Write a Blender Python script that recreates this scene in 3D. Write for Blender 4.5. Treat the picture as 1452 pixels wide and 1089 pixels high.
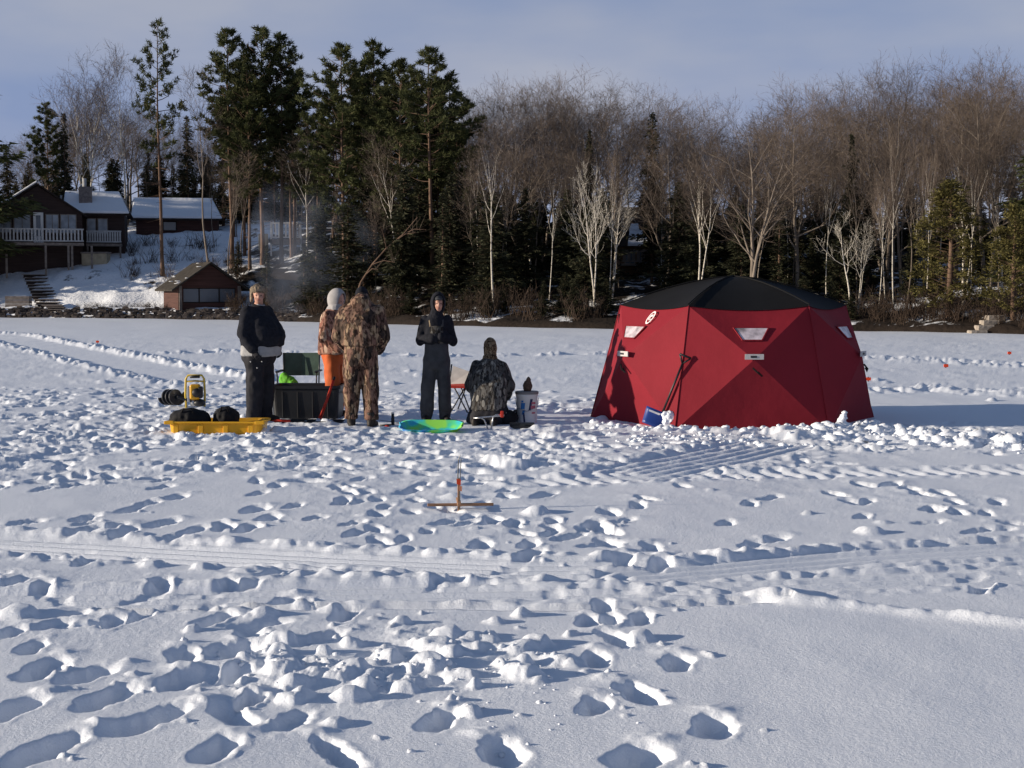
import bpy, bmesh, math, random
import numpy as np
from mathutils import Vector, Matrix, noise as mnoise
# ---------------------------------------------------------------- camera, sky, sun, exposure
S = bpy.context.scene
for o in list(bpy.data.objects): bpy.data.objects.remove(o)
C = S.collection
FPX, CX, CY, CAMH = 2100.0, 726.0, 544.5, 1.72
PITCH = math.atan((CY-410.0)/FPX)
cam = bpy.data.cameras.new('camera'); camo = bpy.data.objects.new('camera', cam); C.objects.link(camo)
cam.sensor_width = 36.0; cam.lens = FPX/1452*36.0; cam.clip_start = 0.1; cam.clip_end = 5000
camo.location = (0, 0, CAMH); camo.rotation_euler = (math.pi/2-PITCH, 0, 0)
S.camera = camo
SUN_EL, SUN_BACK = math.radians(11.5), math.radians(7.0)      # sun low on the left, a touch behind the camera
sdir = Vector((-math.cos(SUN_BACK)*math.cos(SUN_EL), -math.sin(SUN_BACK)*math.cos(SUN_EL), math.sin(SUN_EL)))
sun = bpy.data.lights.new('sun', 'SUN'); suno = bpy.data.objects.new('sun', sun); C.objects.link(suno)
sun.energy = 5.0; sun.angle = math.radians(0.55); sun.color = (1.0, 0.87, 0.70)
suno.rotation_euler = sdir.to_track_quat('Z', 'Y').to_euler(); suno.location = (-30, 0, 30)
W = bpy.data.worlds.new('World'); S.world = W; W.use_nodes = True
wn, wl = W.node_tree.nodes, W.node_tree.links; wn.clear()
sky = wn.new('ShaderNodeTexSky'); sky.sky_type = 'NISHITA'; sky.sun_disc = False
sky.sun_elevation = SUN_EL; sky.sun_rotation = math.atan2(sdir.x, sdir.y) % (2*math.pi)
sky.air_density = 1.0; sky.dust_density = 0.3; sky.ozone_density = 3.0
# cloud bank low in the sky (soft noise in direction space), mixed into the clear sky
tc = wn.new('ShaderNodeTexCoord'); mp = wn.new('ShaderNodeMapping'); mp.inputs['Scale'].default_value = (1.6, 1.6, 5.0)
nz = wn.new('ShaderNodeTexNoise'); nz.inputs['Scale'].default_value = 2.2; nz.inputs['Detail'].default_value = 5; nz.inputs['Roughness'].default_value = 0.45
mr = wn.new('ShaderNodeMapRange'); mr.inputs[1].default_value = 0.40; mr.inputs[2].default_value = 0.64
mixc = wn.new('ShaderNodeMix'); mixc.data_type = 'RGBA'
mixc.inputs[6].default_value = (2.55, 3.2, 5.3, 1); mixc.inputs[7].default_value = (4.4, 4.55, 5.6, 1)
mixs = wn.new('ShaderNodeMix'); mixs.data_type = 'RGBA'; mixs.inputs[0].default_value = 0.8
bg = wn.new('ShaderNodeBackground'); bg.inputs['Strength'].default_value = 0.078
wo = wn.new('ShaderNodeOutputWorld')
wl.new(tc.outputs['Generated'], mp.inputs[0]); wl.new(mp.outputs[0], nz.inputs['Vector']); wl.new(nz.outputs[0], mr.inputs[0])
# cloud dense near the horizon, thinned overhead to cut ambient light and deepen shadows
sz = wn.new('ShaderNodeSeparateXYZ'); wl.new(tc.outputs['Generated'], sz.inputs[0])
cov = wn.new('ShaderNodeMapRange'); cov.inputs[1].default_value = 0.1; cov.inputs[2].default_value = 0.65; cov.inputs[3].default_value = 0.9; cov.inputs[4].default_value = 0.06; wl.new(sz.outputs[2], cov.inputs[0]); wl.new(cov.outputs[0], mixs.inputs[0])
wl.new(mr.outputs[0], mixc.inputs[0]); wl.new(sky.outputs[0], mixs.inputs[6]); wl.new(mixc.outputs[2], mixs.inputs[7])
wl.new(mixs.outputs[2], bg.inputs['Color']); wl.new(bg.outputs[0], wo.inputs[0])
vs = S.view_settings; vs.view_transform = 'Standard'; vs.look = 'None'; vs.gamma = 1.0; vs.use_curve_mapping = False
vs.exposure = 0.34
S.cycles.max_bounces = 5; S.cycles.diffuse_bounces = 3; S.cycles.transparent_max_bounces = 8; S.cycles.volume_bounces = 0

# ---------------------------------------------------------------- helpers
def ray(px, py):
    u, v = (px-CX)/FPX, (CY-py)/FPX
    return Vector((u, math.cos(PITCH)+math.sin(PITCH)*v, -math.sin(PITCH)+math.cos(PITCH)*v))
def P(px, py, z=0.0):                      # the place on level z that the photograph shows there
    d = ray(px, py); t = (z-CAMH)/d.z
    return Vector((d.x*t, d.y*t, z))
def at(px, py, Y):
    d = ray(px, py); t = Y/d.y
    return Vector((d.x*t, Y, CAMH+d.z*t))
def tag(o, label=None, cat=None, group=None, kind=None):
    if label: o['label'] = label
    if cat: o['category'] = cat
    if group: o['group'] = group
    if kind: o['kind'] = kind
    return o
def empty(name, loc, rz=0.0):
    o = bpy.data.objects.new(name, None); C.objects.link(o); o.empty_display_size = 0.2
    o.location = loc; o.rotation_euler = (0, 0, rz); return o
def link(name, me, parent=None, loc=None):
    o = bpy.data.objects.new(name, me); C.objects.link(o)
    if parent: o.parent = parent
    if loc is not None: o.location = loc
    return o
def copy_tree(o, parent=None):
    c = o.copy(); C.objects.link(c); c.parent = parent
    for ch in o.children: copy_tree(ch, c)
    return c
class MB:
    def __init__(s): s.v = []; s.f = []; s.m = []
    def add(s, vs, fs, mi=0):
        b = len(s.v); s.v += [tuple(v) for v in vs]
        for f in fs: s.f.append(tuple(i+b for i in f)); s.m.append(mi)
        return s
    def box(s, lo, hi, mi=0, M=None):
        x0, y0, z0 = lo; x1, y1, z1 = hi
        vs = [Vector(p) for p in ((x0,y0,z0),(x1,y0,z0),(x1,y1,z0),(x0,y1,z0),(x0,y0,z1),(x1,y0,z1),(x1,y1,z1),(x0,y1,z1))]
        if M is not None: vs = [M @ v for v in vs]
        return s.add(vs, ((0,3,2,1),(4,5,6,7),(0,1,5,4),(1,2,6,5),(2,3,7,6),(3,0,4,7)), mi)
    def loft(s, rings, mi=0, cap=True, closed=True):
        n = len(rings[0]); b = len(s.v)
        for r in rings: s.v += [tuple(p) for p in r]
        for i in range(len(rings)-1):
            for j in range(n if closed else n-1):
                k = (j+1) % n
                s.f.append((b+i*n+j, b+i*n+k, b+(i+1)*n+k, b+(i+1)*n+j)); s.m.append(mi)
        if cap:
            s.f.append(tuple(b+j for j in reversed(range(n)))); s.m.append(mi)
            s.f.append(tuple(b+(len(rings)-1)*n+j for j in range(n))); s.m.append(mi)
        return s
    def tube(s, pts, rad, n=8, mi=0, hint=None, cap=True):
        pts = [Vector(p) for p in pts]; L = len(pts); rings = []
        if not isinstance(rad, (list, tuple)): rad = [rad]*L
        a = Vector(hint) if hint is not None else None
        for i, p in enumerate(pts):
            t = (pts[min(i+1, L-1)]-pts[max(i-1, 0)]).normalized()
            if a is None: a = t.orthogonal()
            a = (a-t*a.dot(t))
            if a.length < 1e-5: a = t.orthogonal()
            a.normalize(); b = t.cross(a)
            r = rad[i]; ra, rb = (r if isinstance(r, (list, tuple)) else (r, r))
            rings.append([p+a*(ra*math.cos(2*math.pi*k/n))+b*(rb*math.sin(2*math.pi*k/n)) for k in range(n)])
        return s.loft(rings, mi, cap)
    def ball(s, c, r, n=12, m=8, mi=0, R=None):
        c = Vector(c); rx, ry, rz = r if isinstance(r, (list, tuple)) else (r, r, r); rings = []
        for i in range(m+1):
            ph = -math.pi/2+math.pi*i/m; ph = max(-1.52, min(1.52, ph)); row = []
            for k in range(n):
                th = 2*math.pi*k/n
                v = Vector((rx*math.cos(ph)*math.cos(th), ry*math.cos(ph)*math.sin(th), rz*math.sin(ph)))
                if R is not None: v = R @ v
                row.append(c+v)
            rings.append(row)
        return s.loft(rings, mi)
    def mesh(s, name, mats=None, smooth=False):
        me = bpy.data.meshes.new(name); me.from_pydata(s.v, [], s.f)
        if mats is not None:
            for m in (mats if isinstance(mats, (list, tuple)) else [mats]): me.materials.append(m)
        if len(set(s.m)) > 1: me.polygons.foreach_set('material_index', s.m)
        if smooth: me.polygons.foreach_set('use_smooth', [True]*len(s.f))
        me.update(); return me
    def build(s, name, mats=None, parent=None, smooth=False, loc=None):
        return link(name, s.mesh(name, mats, smooth), parent, loc)
def bevel(o, w, seg=2):
    m = o.modifiers.new('bevel', 'BEVEL'); m.width = w; m.segments = seg; m.limit_method = 'ANGLE'; return o
MATS = {}
def mat(name, col, rough=0.75, spec=0.3, nscale=0, namt=0.25, bscale=0, bamt=0.2, bdist=0.02, metal=0.0, rnd=0.0, col2=None, sub=0.0, coords='Object', stretch=None, trans=0.0):
    m = bpy.data.materials.new(name); m.use_nodes = True; nt = m.node_tree; N, L = nt.nodes, nt.links
    b = N['Principled BSDF']; b.inputs['Roughness'].default_value = rough; b.inputs['Specular IOR Level'].default_value = spec
    b.inputs['Metallic'].default_value = metal
    c = (*col, 1); b.inputs['Base Color'].default_value = c
    src = None; tcn = N.new('ShaderNodeTexCoord'); vec = tcn.outputs[coords]
    if stretch:
        mpn = N.new('ShaderNodeMapping'); mpn.inputs['Scale'].default_value = stretch; L.new(vec, mpn.inputs[0]); vec = mpn.outputs[0]
    if nscale:
        t = N.new('ShaderNodeTexNoise'); t.inputs['Scale'].default_value = nscale; t.inputs['Detail'].default_value = 6; L.new(vec, t.inputs['Vector'])
        r = N.new('ShaderNodeMapRange'); r.inputs[1].default_value = 0.3; r.inputs[2].default_value = 0.7; L.new(t.outputs[0], r.inputs[0])
        mx = N.new('ShaderNodeMix'); mx.data_type = 'RGBA'; L.new(r.outputs[0], mx.inputs[0])
        mx.inputs[6].default_value = (*[x*(1-namt) for x in col], 1)
        mx.inputs[7].default_value = (*col2, 1) if col2 else (*[min(1, x*(1+namt)) for x in col], 1)
        src = mx.outputs[2]
    if rnd:
        oi = N.new('ShaderNodeObjectInfo'); hs = N.new('ShaderNodeHueSaturation')
        r = N.new('ShaderNodeMapRange'); r.inputs[3].default_value = 1-rnd; r.inputs[4].default_value = 1+rnd; L.new(oi.outputs['Random'], r.inputs[0])
        L.new(r.outputs[0], hs.inputs['Value']); hs.inputs['Color'].default_value = c
        if src is not None: L.new(src, hs.inputs['Color'])
        src = hs.outputs[0]
    if src is not None: L.new(src, b.inputs['Base Color'])
    if bscale:
        t = N.new('ShaderNodeTexNoise'); t.inputs['Scale'].default_value = bscale; t.inputs['Detail'].default_value = 5; L.new(vec, t.inputs['Vector'])
        bp = N.new('ShaderNodeBump'); bp.inputs['Strength'].default_value = bamt; bp.inputs['Distance'].default_value = bdist
        L.new(t.outputs[0], bp.inputs['Height']); L.new(bp.outputs[0], b.inputs['Normal'])
    if trans:
        out = N['Material Output']; tl = N.new('ShaderNodeBsdfTranslucent'); ms = N.new('ShaderNodeMixShader'); ms.inputs[0].default_value = trans
        tl.inputs['Color'].default_value = c
        if src is not None: L.new(src, tl.inputs['Color'])
        L.new(b.outputs[0], ms.inputs[1]); L.new(tl.outputs[0], ms.inputs[2]); L.new(ms.outputs[0], out.inputs['Surface'])
    MATS[name] = m; return m
def camo_mat(name, cols, scale=6.0, stretch=(1, 1, .45), rough=.85):
    m = bpy.data.materials.new(name); m.use_nodes = True; N, L = m.node_tree.nodes, m.node_tree.links
    b = N['Principled BSDF']; b.inputs['Roughness'].default_value = rough; b.inputs['Specular IOR Level'].default_value = .2
    tcn = N.new('ShaderNodeTexCoord'); mpn = N.new('ShaderNodeMapping'); mpn.inputs['Scale'].default_value = stretch; L.new(tcn.outputs['Object'], mpn.inputs[0])
    wob = N.new('ShaderNodeTexNoise'); wob.inputs['Scale'].default_value = scale*1.3; wob.inputs['Detail'].default_value = 4; L.new(mpn.outputs[0], wob.inputs['Vector'])
    add = N.new('ShaderNodeVectorMath'); add.operation = 'MULTIPLY_ADD'; add.inputs[1].default_value = (.22,)*3
    L.new(wob.outputs['Color'], add.inputs[0]); L.new(mpn.outputs[0], add.inputs[2])
    vo = N.new('ShaderNodeTexVoronoi'); vo.inputs['Scale'].default_value = scale*2.1; L.new(add.outputs[0], vo.inputs['Vector'])
    sep = N.new('ShaderNodeSeparateColor'); L.new(vo.outputs['Color'], sep.inputs[0])
    cr = N.new('ShaderNodeValToRGB'); cr.color_ramp.interpolation = 'CONSTANT'; e = cr.color_ramp.elements
    while len(e) < len(cols): e.new(0.5)
    for i, c in enumerate(cols): e[i].position = i/len(cols); e[i].color = (*c, 1)
    L.new(sep.outputs[0], cr.inputs[0])
    ln = N.new('ShaderNodeTexNoise'); ln.inputs['Scale'].default_value = scale*4; ln.inputs['Detail'].default_value = 3; L.new(mpn.outputs[0], ln.inputs['Vector'])
    r = N.new('ShaderNodeMapRange'); r.inputs[1].default_value = .42; r.inputs[2].default_value = .5; L.new(ln.outputs[0], r.inputs[0])
    mx = N.new('ShaderNodeMix'); mx.data_type = 'RGBA'; mx.blend_type = 'MULTIPLY'; mx.inputs[0].default_value = 1
    c2 = N.new('ShaderNodeMix'); c2.data_type = 'RGBA'; c2.inputs[6].default_value = (.28, .24, .22, 1); c2.inputs[7].default_value = (1, 1, 1, 1); L.new(r.outputs[0], c2.inputs[0])
    L.new(cr.outputs[0], mx.inputs[6]); L.new(c2.outputs[2], mx.inputs[7])
    # scattered pale leaves: small stretched cells, only some of them filled
    mp2 = N.new('ShaderNodeMapping'); mp2.inputs['Scale'].default_value = (1.0, 1.0, .5); mp2.inputs['Rotation'].default_value = (.5, .6, .3); L.new(tcn.outputs['Object'], mp2.inputs[0])
    v2 = N.new('ShaderNodeTexVoronoi'); v2.inputs['Scale'].default_value = scale*1.7; L.new(mp2.outputs[0], v2.inputs['Vector'])
    s2 = N.new('ShaderNodeSeparateColor'); L.new(v2.outputs['Color'], s2.inputs[0])
    g1 = N.new('ShaderNodeMath'); g1.operation = 'GREATER_THAN'; g1.inputs[1].default_value = .87; L.new(s2.outputs[1], g1.inputs[0])
    g2 = N.new('ShaderNodeMath'); g2.operation = 'LESS_THAN'; g2.inputs[1].default_value = .36; L.new(v2.outputs['Distance'], g2.inputs[0])
    g3 = N.new('ShaderNodeMath'); g3.operation = 'MULTIPLY'; L.new(g1.outputs[0], g3.inputs[0]); L.new(g2.outputs[0], g3.inputs[1])
    m3 = N.new('ShaderNodeMix'); m3.data_type = 'RGBA'; m3.inputs[7].default_value = (*[min(1, x*1.15) for x in max(cols, key=sum)], 1); L.new(g3.outputs[0], m3.inputs[0]); L.new(mx.outputs[2], m3.inputs[6])
    L.new(m3.outputs[2], b.inputs['Base Color'])
    return m
# numpy gradient noise
def gnoise(x, y, seed=0):
    rs = np.random.RandomState(seed); tab = rs.permutation(4096); ang = rs.rand(4096)*2*np.pi; gx, gy = np.cos(ang), np.sin(ang)
    xi, yi = np.floor(x).astype(np.int64), np.floor(y).astype(np.int64); xf, yf = x-xi, y-yi
    def g(i, j):
        h = tab[(tab[(xi+i) & 4095]+(yi+j)) & 4095]; return gx[h]*(xf-i)+gy[h]*(yf-j)
    u = xf*xf*xf*(xf*(xf*6-15)+10); v = yf*yf*yf*(yf*(yf*6-15)+10)
    a = g(0,0)*(1-u)+g(1,0)*u; b = g(0,1)*(1-u)+g(1,1)*u
    return (a*(1-v)+b*v)*1.5
def fbm(x, y, o=3, seed=0, gain=.5):
    s = 0; a = 1.0; f = 1.0
    for i in range(o): s = s+a*gnoise(x*f, y*f, seed+i*7); a *= gain; f *= 2.03
    return s
# ---------------------------------------------------------------- snow-covered lake (one sheet, finer near the camera)
R = random.Random(11); NR = np.random.RandomState(5)
def geo(a, b, k):
    out = [a]
    while out[-1] < b: out.append(out[-1]*(1+k))
    return out[:-1]
rows = [-600, -120, -30, -8, -1, 1.8, 3.0]+geo(3.8, 10, .0030)+geo(10, 26, .0046)+geo(26, 110, .013)+[110, 140, 200, 300]
YR = np.array(rows)
dense = np.linspace(-.385, .385, 860)
side = .385+np.geomspace(.004, 14, 90)
TC = np.concatenate([-side[::-1], dense, side])
GY = np.repeat(YR[:, None], len(TC), 1); GX = TC[None, :]*np.maximum(YR, 3.8)[:, None]
H = np.zeros_like(GX)
_v = (GY > 3)
depth = np.where(_v, GY*math.cos(PITCH)+CAMH*math.sin(PITCH), 1.0)
PXA = CX+FPX*GX/depth; PYA = CY+FPX*(CAMH*math.cos(PITCH)-GY*math.sin(PITCH))/depth     # where each spot of ice lies in the photo (for laying out tracks)
PYA = np.where(_v, PYA, 2000)
def sm(a, b, x):
    t = np.clip((x-a)/(b-a), 0, 1); return t*t*(3-2*t)
def box(x0, x1, y0, y1, fx=40, fy=14):
    return sm(x0-fx, x0+fx, PXA)*(1-sm(x1-fx, x1+fx, PXA))*sm(y0-fy, y0+fy, PYA)*(1-sm(y1-fy, y1+fy, PYA))
far = GY < 130
DEN = np.zeros_like(H)
for b, w in (((-900, 880, 556, 672, 60, 14), 1.0), ((-900, 300, 660, 690), .5), ((840, 2000, 604, 640, 30, 8), .9), ((400, 900, 660, 770, 60, 25), .5), ((450, 900, 770, 850, 60, 25), .3),
             ((-900, 350, 745, 850, 80, 12), .25), ((-900, 640, 815, 935, 90, 25), .48), ((-900, 420, 930, 1300, 120, 30), .10),
             ((900, 2400, 740, 850, 60, 14), .22), ((1080, 2000, 690, 770, 70, 14), .34), ((-900, 2400, 478, 556, 60, 10), .38), ((1230, 2400, 500, 560, 20, 9), .35),
             ((820, 1300, 640, 720, 50, 16), .35), ((560, 850, 850, 890, 60, 20), .12)):
    DEN = np.maximum(DEN, w*box(*b))
CHURN = np.exp(-(((PXA-520)/220)**2+((PYA-945)/55)**2)**1.5)*np.clip(.55+1.2*fbm(GX*1.5, GY*1.5, 2, 35), 0, 1.2)
DEN = DEN*np.clip(.75+.9*fbm(GX*.7, GY*.5, 2, 3), .1, 1.25)
DEN = np.where(far, DEN, 0)
wx, wy = gnoise(GX*7, GY*7, 40)*.026+gnoise(GX*19, GY*19, 42)*.012, gnoise(GX*7+50, GY*7, 41)*.026+gnoise(GX*19, GY*19+30, 43)*.012
big = fbm(GX*.35, GY*.3, 2, 60)
lod = 1-sm(30, 80, GY)
H += .020*big + .0035*fbm(GX*2.2, GY*1.6, 2, 61)*lod
H += (.0007*fbm(GX*18, GY*18, 2, 62))*(GY < 16)
H += DEN*(.22+.78*sm(10, 15, GY))*(.030*fbm(GX*2.6+wx*4, GY*2.1+wy*4, 3, 20)+.012*np.abs(gnoise(GX*8, GY*6, 24)))*(.4+.6*lod)
H += CHURN*(.022*fbm(GX*3.2, GY*3.0, 2, 30)+.022*np.maximum(0, fbm(GX*6+wx*6, GY*6+wy*6, 3, 33))+.01)
def win(cx, cy, r):
    i0, i1 = np.searchsorted(YR, cy-r), np.searchsorted(YR, cy+r)
    lo, hi = max(cy-r, 3.8), max(cy+r, 3.8)
    c = [(cx-r)/lo, (cx-r)/hi, (cx+r)/lo, (cx+r)/hi]
    j0, j1 = np.searchsorted(TC, min(c)), np.searchsorted(TC, max(c))
    return slice(i0, i1), slice(j0, j1)
def foot(cx, cy, ang, L=.34, w=.15, dep=.075, rim=.35):
    s = win(cx, cy, L*1.5+.1)
    x, y = GX[s]-cx+wx[s], GY[s]-cy+wy[s]
    if x.size == 0: return
    u, v = x*math.sin(ang)+y*math.cos(ang), x*math.cos(ang)-y*math.sin(ang)
    q = (np.abs(u/(L/2))**2.6+np.abs(v/(w/2))**2.6)**(1/2.6)
    h = H[s]
    ins = 1-sm(.30, 1.18, q)
    h = h*(1-.6*ins)-dep*ins*(1+.25*np.sin(u*9))
    r1 = dep*rim*np.exp(-((q-1.30)/.22)**2)*np.clip(.45+14*(wx[s]+wy[s]), 0, 1.5)*(.25+.75*sm(-.06, .06, x))
    r2 = dep*.32*np.exp(-(((u-L*.72)/.07)**2+(v/.08)**2))*np.clip(.6+16*wx[s], 0, 1.5)
    H[s] = np.maximum(h, np.minimum(h+np.maximum(r1, r2), .022+.5*np.maximum(r1, r2)))
def lump(cx, cy, r, hh, cap=.02):
    s = win(cx, cy, r*1.8)
    x, y = GX[s]-cx+wx[s]*1.2, GY[s]-cy+wy[s]*1.2
    if x.size == 0: return
    b = hh*(1-sm(.2, 1.15, np.sqrt(x*x+y*y)/r))
    H[s] = np.maximum(H[s], np.minimum(H[s]+b, cap+.6*b))
def poly(pts):
    return [P(a, b).to_2d() for a, b in pts]
def dist_poly(pl, margin):
    """lateral distance and length along a path for all vertices near it"""
    best = np.full(GX.shape, 1e9); arc = np.zeros_like(GX); l0 = 0
    for a, b in zip(pl[:-1], pl[1:]):
        d = b-a; L = d.length; d = d/L
        x, y = GX-a.x, GY-a.y
        t = np.clip(x*d.x+y*d.y, 0, L); ex, ey = x-t*d.x, y-t*d.y
        dd = np.hypot(ex, ey); sg = np.sign(x*d.y-y*d.x)
        k = dd < np.abs(best); best = np.where(k, dd*sg, best); arc = np.where(k, l0+t, arc); l0 += L
    return best, arc
def track(pts, half, dep, rim, ribs=0.0, ribw=.07, lug=0.0, lugw=.1, nz=1.0, wear=0):
    s, a = dist_poly(poly(pts), half); k = np.abs(s) < half*2.2
    sk, ak = s[k], a[k]; x, y = GX[k], GY[k]
    n = fbm(x*6, y*6, 2, 77)*nz
    ins = 1-sm(half*.86, half*1.06, np.abs(sk)); 
    if wear: ins = ins*np.clip(.55+1.6*gnoise(x*.8, y*.8, 91)+.3, 0, 1)
    h = H[k]*(1-.75*ins)-dep*ins
    if ribs: h += ins*ribs*np.cos(2*math.pi*sk/ribw)
    if lug: h += ins*lug*np.cos(2*math.pi*(ak+.25*np.abs(sk))/lugw)
    h += rim*np.exp(-((np.abs(sk)-half*1.22)/(half*.28))**2)*np.clip(.45+1.3*n, 0, 1.7)
    H[k] = h
def windrow(pts, half, hh, rough=1.0, seed=5):
    s, a = dist_poly(poly(pts), half); k = np.abs(s) < half*2
    x, y = GX[k], GY[k]
    H[k] += hh*np.exp(-(s[k]/half)**2*1.6)*np.clip(.65+rough*(fbm(x*3.5, y*3, 3, seed)), .05, 2)
# trampled ground: prints and kicked-up lumps where people walked
def den_at(x, y):
    i = min(max(np.searchsorted(YR, y), 0), len(YR)-1); j = min(max(np.searchsorted(TC, x/max(y, 3.8)), 0), len(TC)-1)
    return DEN[i, j], PXA[i, j], PYA[i, j]
n = 0
for _ in range(16000):
    y = R.uniform(4.5, 26); x = R.uniform(-.45, .42)*y
    d, px, py = den_at(x, y)
    if R.random() > d*(.15+.20*min(1, max(0, (y-11)/5))): continue
    dist = 1.0 if y < 14 else .85
    foot(x, y, R.gauss(.25, .45) if y < 13 else R.uniform(0, 6.28), R.uniform(.26, .37), R.uniform(.105, .145), R.uniform(.03, .065)*dist, R.uniform(.05, .28)); n += 1
for _ in range(5000):
    y = R.uniform(4.5, 32); x = R.uniform(-.45, .42)*y
    d, px, py = den_at(x, y)
    if R.random() > d*(.05+.35*min(1, max(0, (y-11)/5))): continue
    r = R.choice([.03, .04, .05, .06, .09]); lump(x, y, r*1.3, r*R.uniform(.35, .8))
# vehicle tracks
track([(-200, 762), (0, 768), (230, 781), (470, 795), (720, 806), (1000, 806), (1250, 796), (1700, 768)], .38, .034, .020, ribs=.015, ribw=.16, nz=1.6)
track([(-300, 856), (300, 846), (600, 838), (900, 834), (1150, 826), (1452, 812), (1700, 800)], .30, .025, .016, ribs=.010, ribw=.15, nz=.6)
track([(900, 812), (1200, 786), (1452, 772), (1700, 764)], .26, .028, .018, ribs=.012, ribw=.15, nz=.6)
track([(150, 868), (600, 862), (830, 864), (1110, 855)], .07, .03, .012, nz=.5)
track([(760, 684), (1000, 674), (1250, 669), (1700, 664)], .30, .02, .016, lug=.012, lugw=.20)
track([(1090, 630), (1010, 648), (900, 670)], .55, .012, .02, ribs=.010, ribw=.17)
track([(-200, 462), (0, 474), (90, 494), (190, 516), (300, 538)], .9, .05, .07, lug=.035, lugw=1.0)
track([(1180, 505), (1300, 509), (1452, 518), (1600, 527)], .5, .05, .08, nz=.6)
track([(250, 500), (320, 497), (600, 505), (900, 500)], .35, .05, .06)
windrow([(1105, 856), (1200, 862), (1320, 873), (1452, 888), (1700, 912)], .10, .050, .6)
windrow([(380, 800), (700, 820), (1000, 838), (1110, 850)], .22, .03, 1.1, 8)
windrow([(838, 603), (920, 611), (1040, 613), (1160, 615), (1245, 607)], .20, .06, 1.0)
windrow([(1130, 617), (1250, 618), (1350, 624), (1500, 632), (1800, 636)], .50, .13, 1.1, 9)
windrow([(1230, 508), (1452, 520)], .6, .05, 1.2, 4); windrow([(1240, 556), (1320, 553), (1452, 560)], .5, .08, 1.3, 6)
windrow([(600, 912), (680, 920), (760, 930)], .07, .07, 1.0, 12)
c = P(722, 655)
for k in range(9): lump(c.x+R.gauss(0, .12), c.y+R.gauss(0, .16), R.uniform(.10, .19), R.uniform(.04, .08), .08)
# walking trails one can follow in the photo
for (px, py, a, L, w, dep) in ((1012, 1030, .25, .30, .20, .11), (960, 941, .25, .30, .17, .10), (908, 984, -.35, .36, .17, .11), (843, 1001, .2, .27, .16, .09),
        (846, 935, .2, .28, .15, .09), (872, 907, -.4, .38, .15, .10), (908, 880, .2, .32, .15, .09), (835, 881, .1, .32, .14, .08), (855, 861, 0, .34, .15, .08),
        (905, 1072, .5, .32, .26, .10), (714, 1064, -.35, .36, .19, .11), (478, 1066, -.75, .40, .15, .12), (620, 1020, .2, .3, .16, .09), (330, 1012, -.6, .36, .18, .10),
        (935, 796, .3, .36, .17, .09), (862, 770, -.4, .36, .17, .08), (884, 792, .2, .36, .16, .09), (924, 776, .1, .36, .16, .08), (865, 727, -.3, .36, .18, .08), (842, 742, .3, .36, .16, .08),
        (750, 785, .3, .38, .18, .1), (682, 772, .1, .36, .18, .08), (905, 717, .2, .4, .18, .08), (360, 722, .4, .4, .2, .09), (380, 735, .2, .4, .2, .09), (120, 735, .3, .36, .18, .09), (185, 722, .4, .38, .18, .1), (212, 713, .4, .36, .18, .09), (250, 704, .3, .36, .18, .09), (275, 752, .2, .36, .18, .09),
        (350, 750, .2, .4, .18, .1), (318, 748, -.2, .4, .18, .1), (122, 752, .3, .4, .18, .1), (175, 755, .1, .4, .18, .1), (230, 742, .5, .4, .17, .09),
        (150, 990, .55, .40, .2, .12), (60, 1062, .55, .45, .22, .13), (205, 1022, .55, .45, .22, .12), (120, 960, .5, .36, .2, .1), (270, 962, .5, .40, .2, .1), (330, 925, .4, .4, .22, .11), (60, 950, .4, .4, .22, .11), (20, 1005, .5, .36, .2, .11), (330, 955, .4, .36, .2, .1),
        (355, 993, .2, .16, .12, .16), (600, 968, .9, .3, .16, .12), (250, 962, .3, .22, .14, .15), (545, 925, 1.2, .32, .14, .10), (450, 905, 1.0, .34, .16, .11), (400, 850, .4, .36, .18, .09), (490, 872, .3, .36, .18, .1)):
    p = P(px, py); foot(p.x, p.y, a*.7+R.gauss(0, .08), L*1.0, w*.82, dep*.85, .06)
    for k in range(2):
        r = R.uniform(.008, .022); lump(p.x+R.uniform(.05, .22), p.y+R.gauss(0, .14), r*1.4, r*.8)
for _ in range(110):                        # crumbs of crust thrown around the churned spot
    px, py = R.gauss(545, 150), R.gauss(945, 34); p = P(px, max(py, 850)); r = R.choice([.018, .025, .035, .05, .07]); lump(p.x, p.y, r*1.35, r*R.uniform(.5, 1.1))
H += (np.clip(DEN, 0, 1)*.7+np.clip(CHURN, 0, 1)*1.3)*(GY < 24)*(.0045*fbm(GX*21, GY*17, 2, 51)+.0035*np.abs(gnoise(GX*48, GY*30, 52)))
H = np.where(H > 0, .11*np.tanh(H/.11), .15*np.tanh(H/.15)); H = np.where(GY < 3.8, .02*big, H)
SHORE = [(-700, 447.5), (-200, 449), (0, 450), (200, 451.5), (350, 454), (500, 458.5), (700, 463.5), (850, 466), (1000, 467), (1250, 469.5), (1452, 474), (1650, 479), (2100, 486)]
SX = np.array([P(a, b).x for a, b in SHORE]); SY = np.array([P(a, b).y for a, b in SHORE])
def shoreY(x): return np.interp(x, SX, SY)
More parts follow.
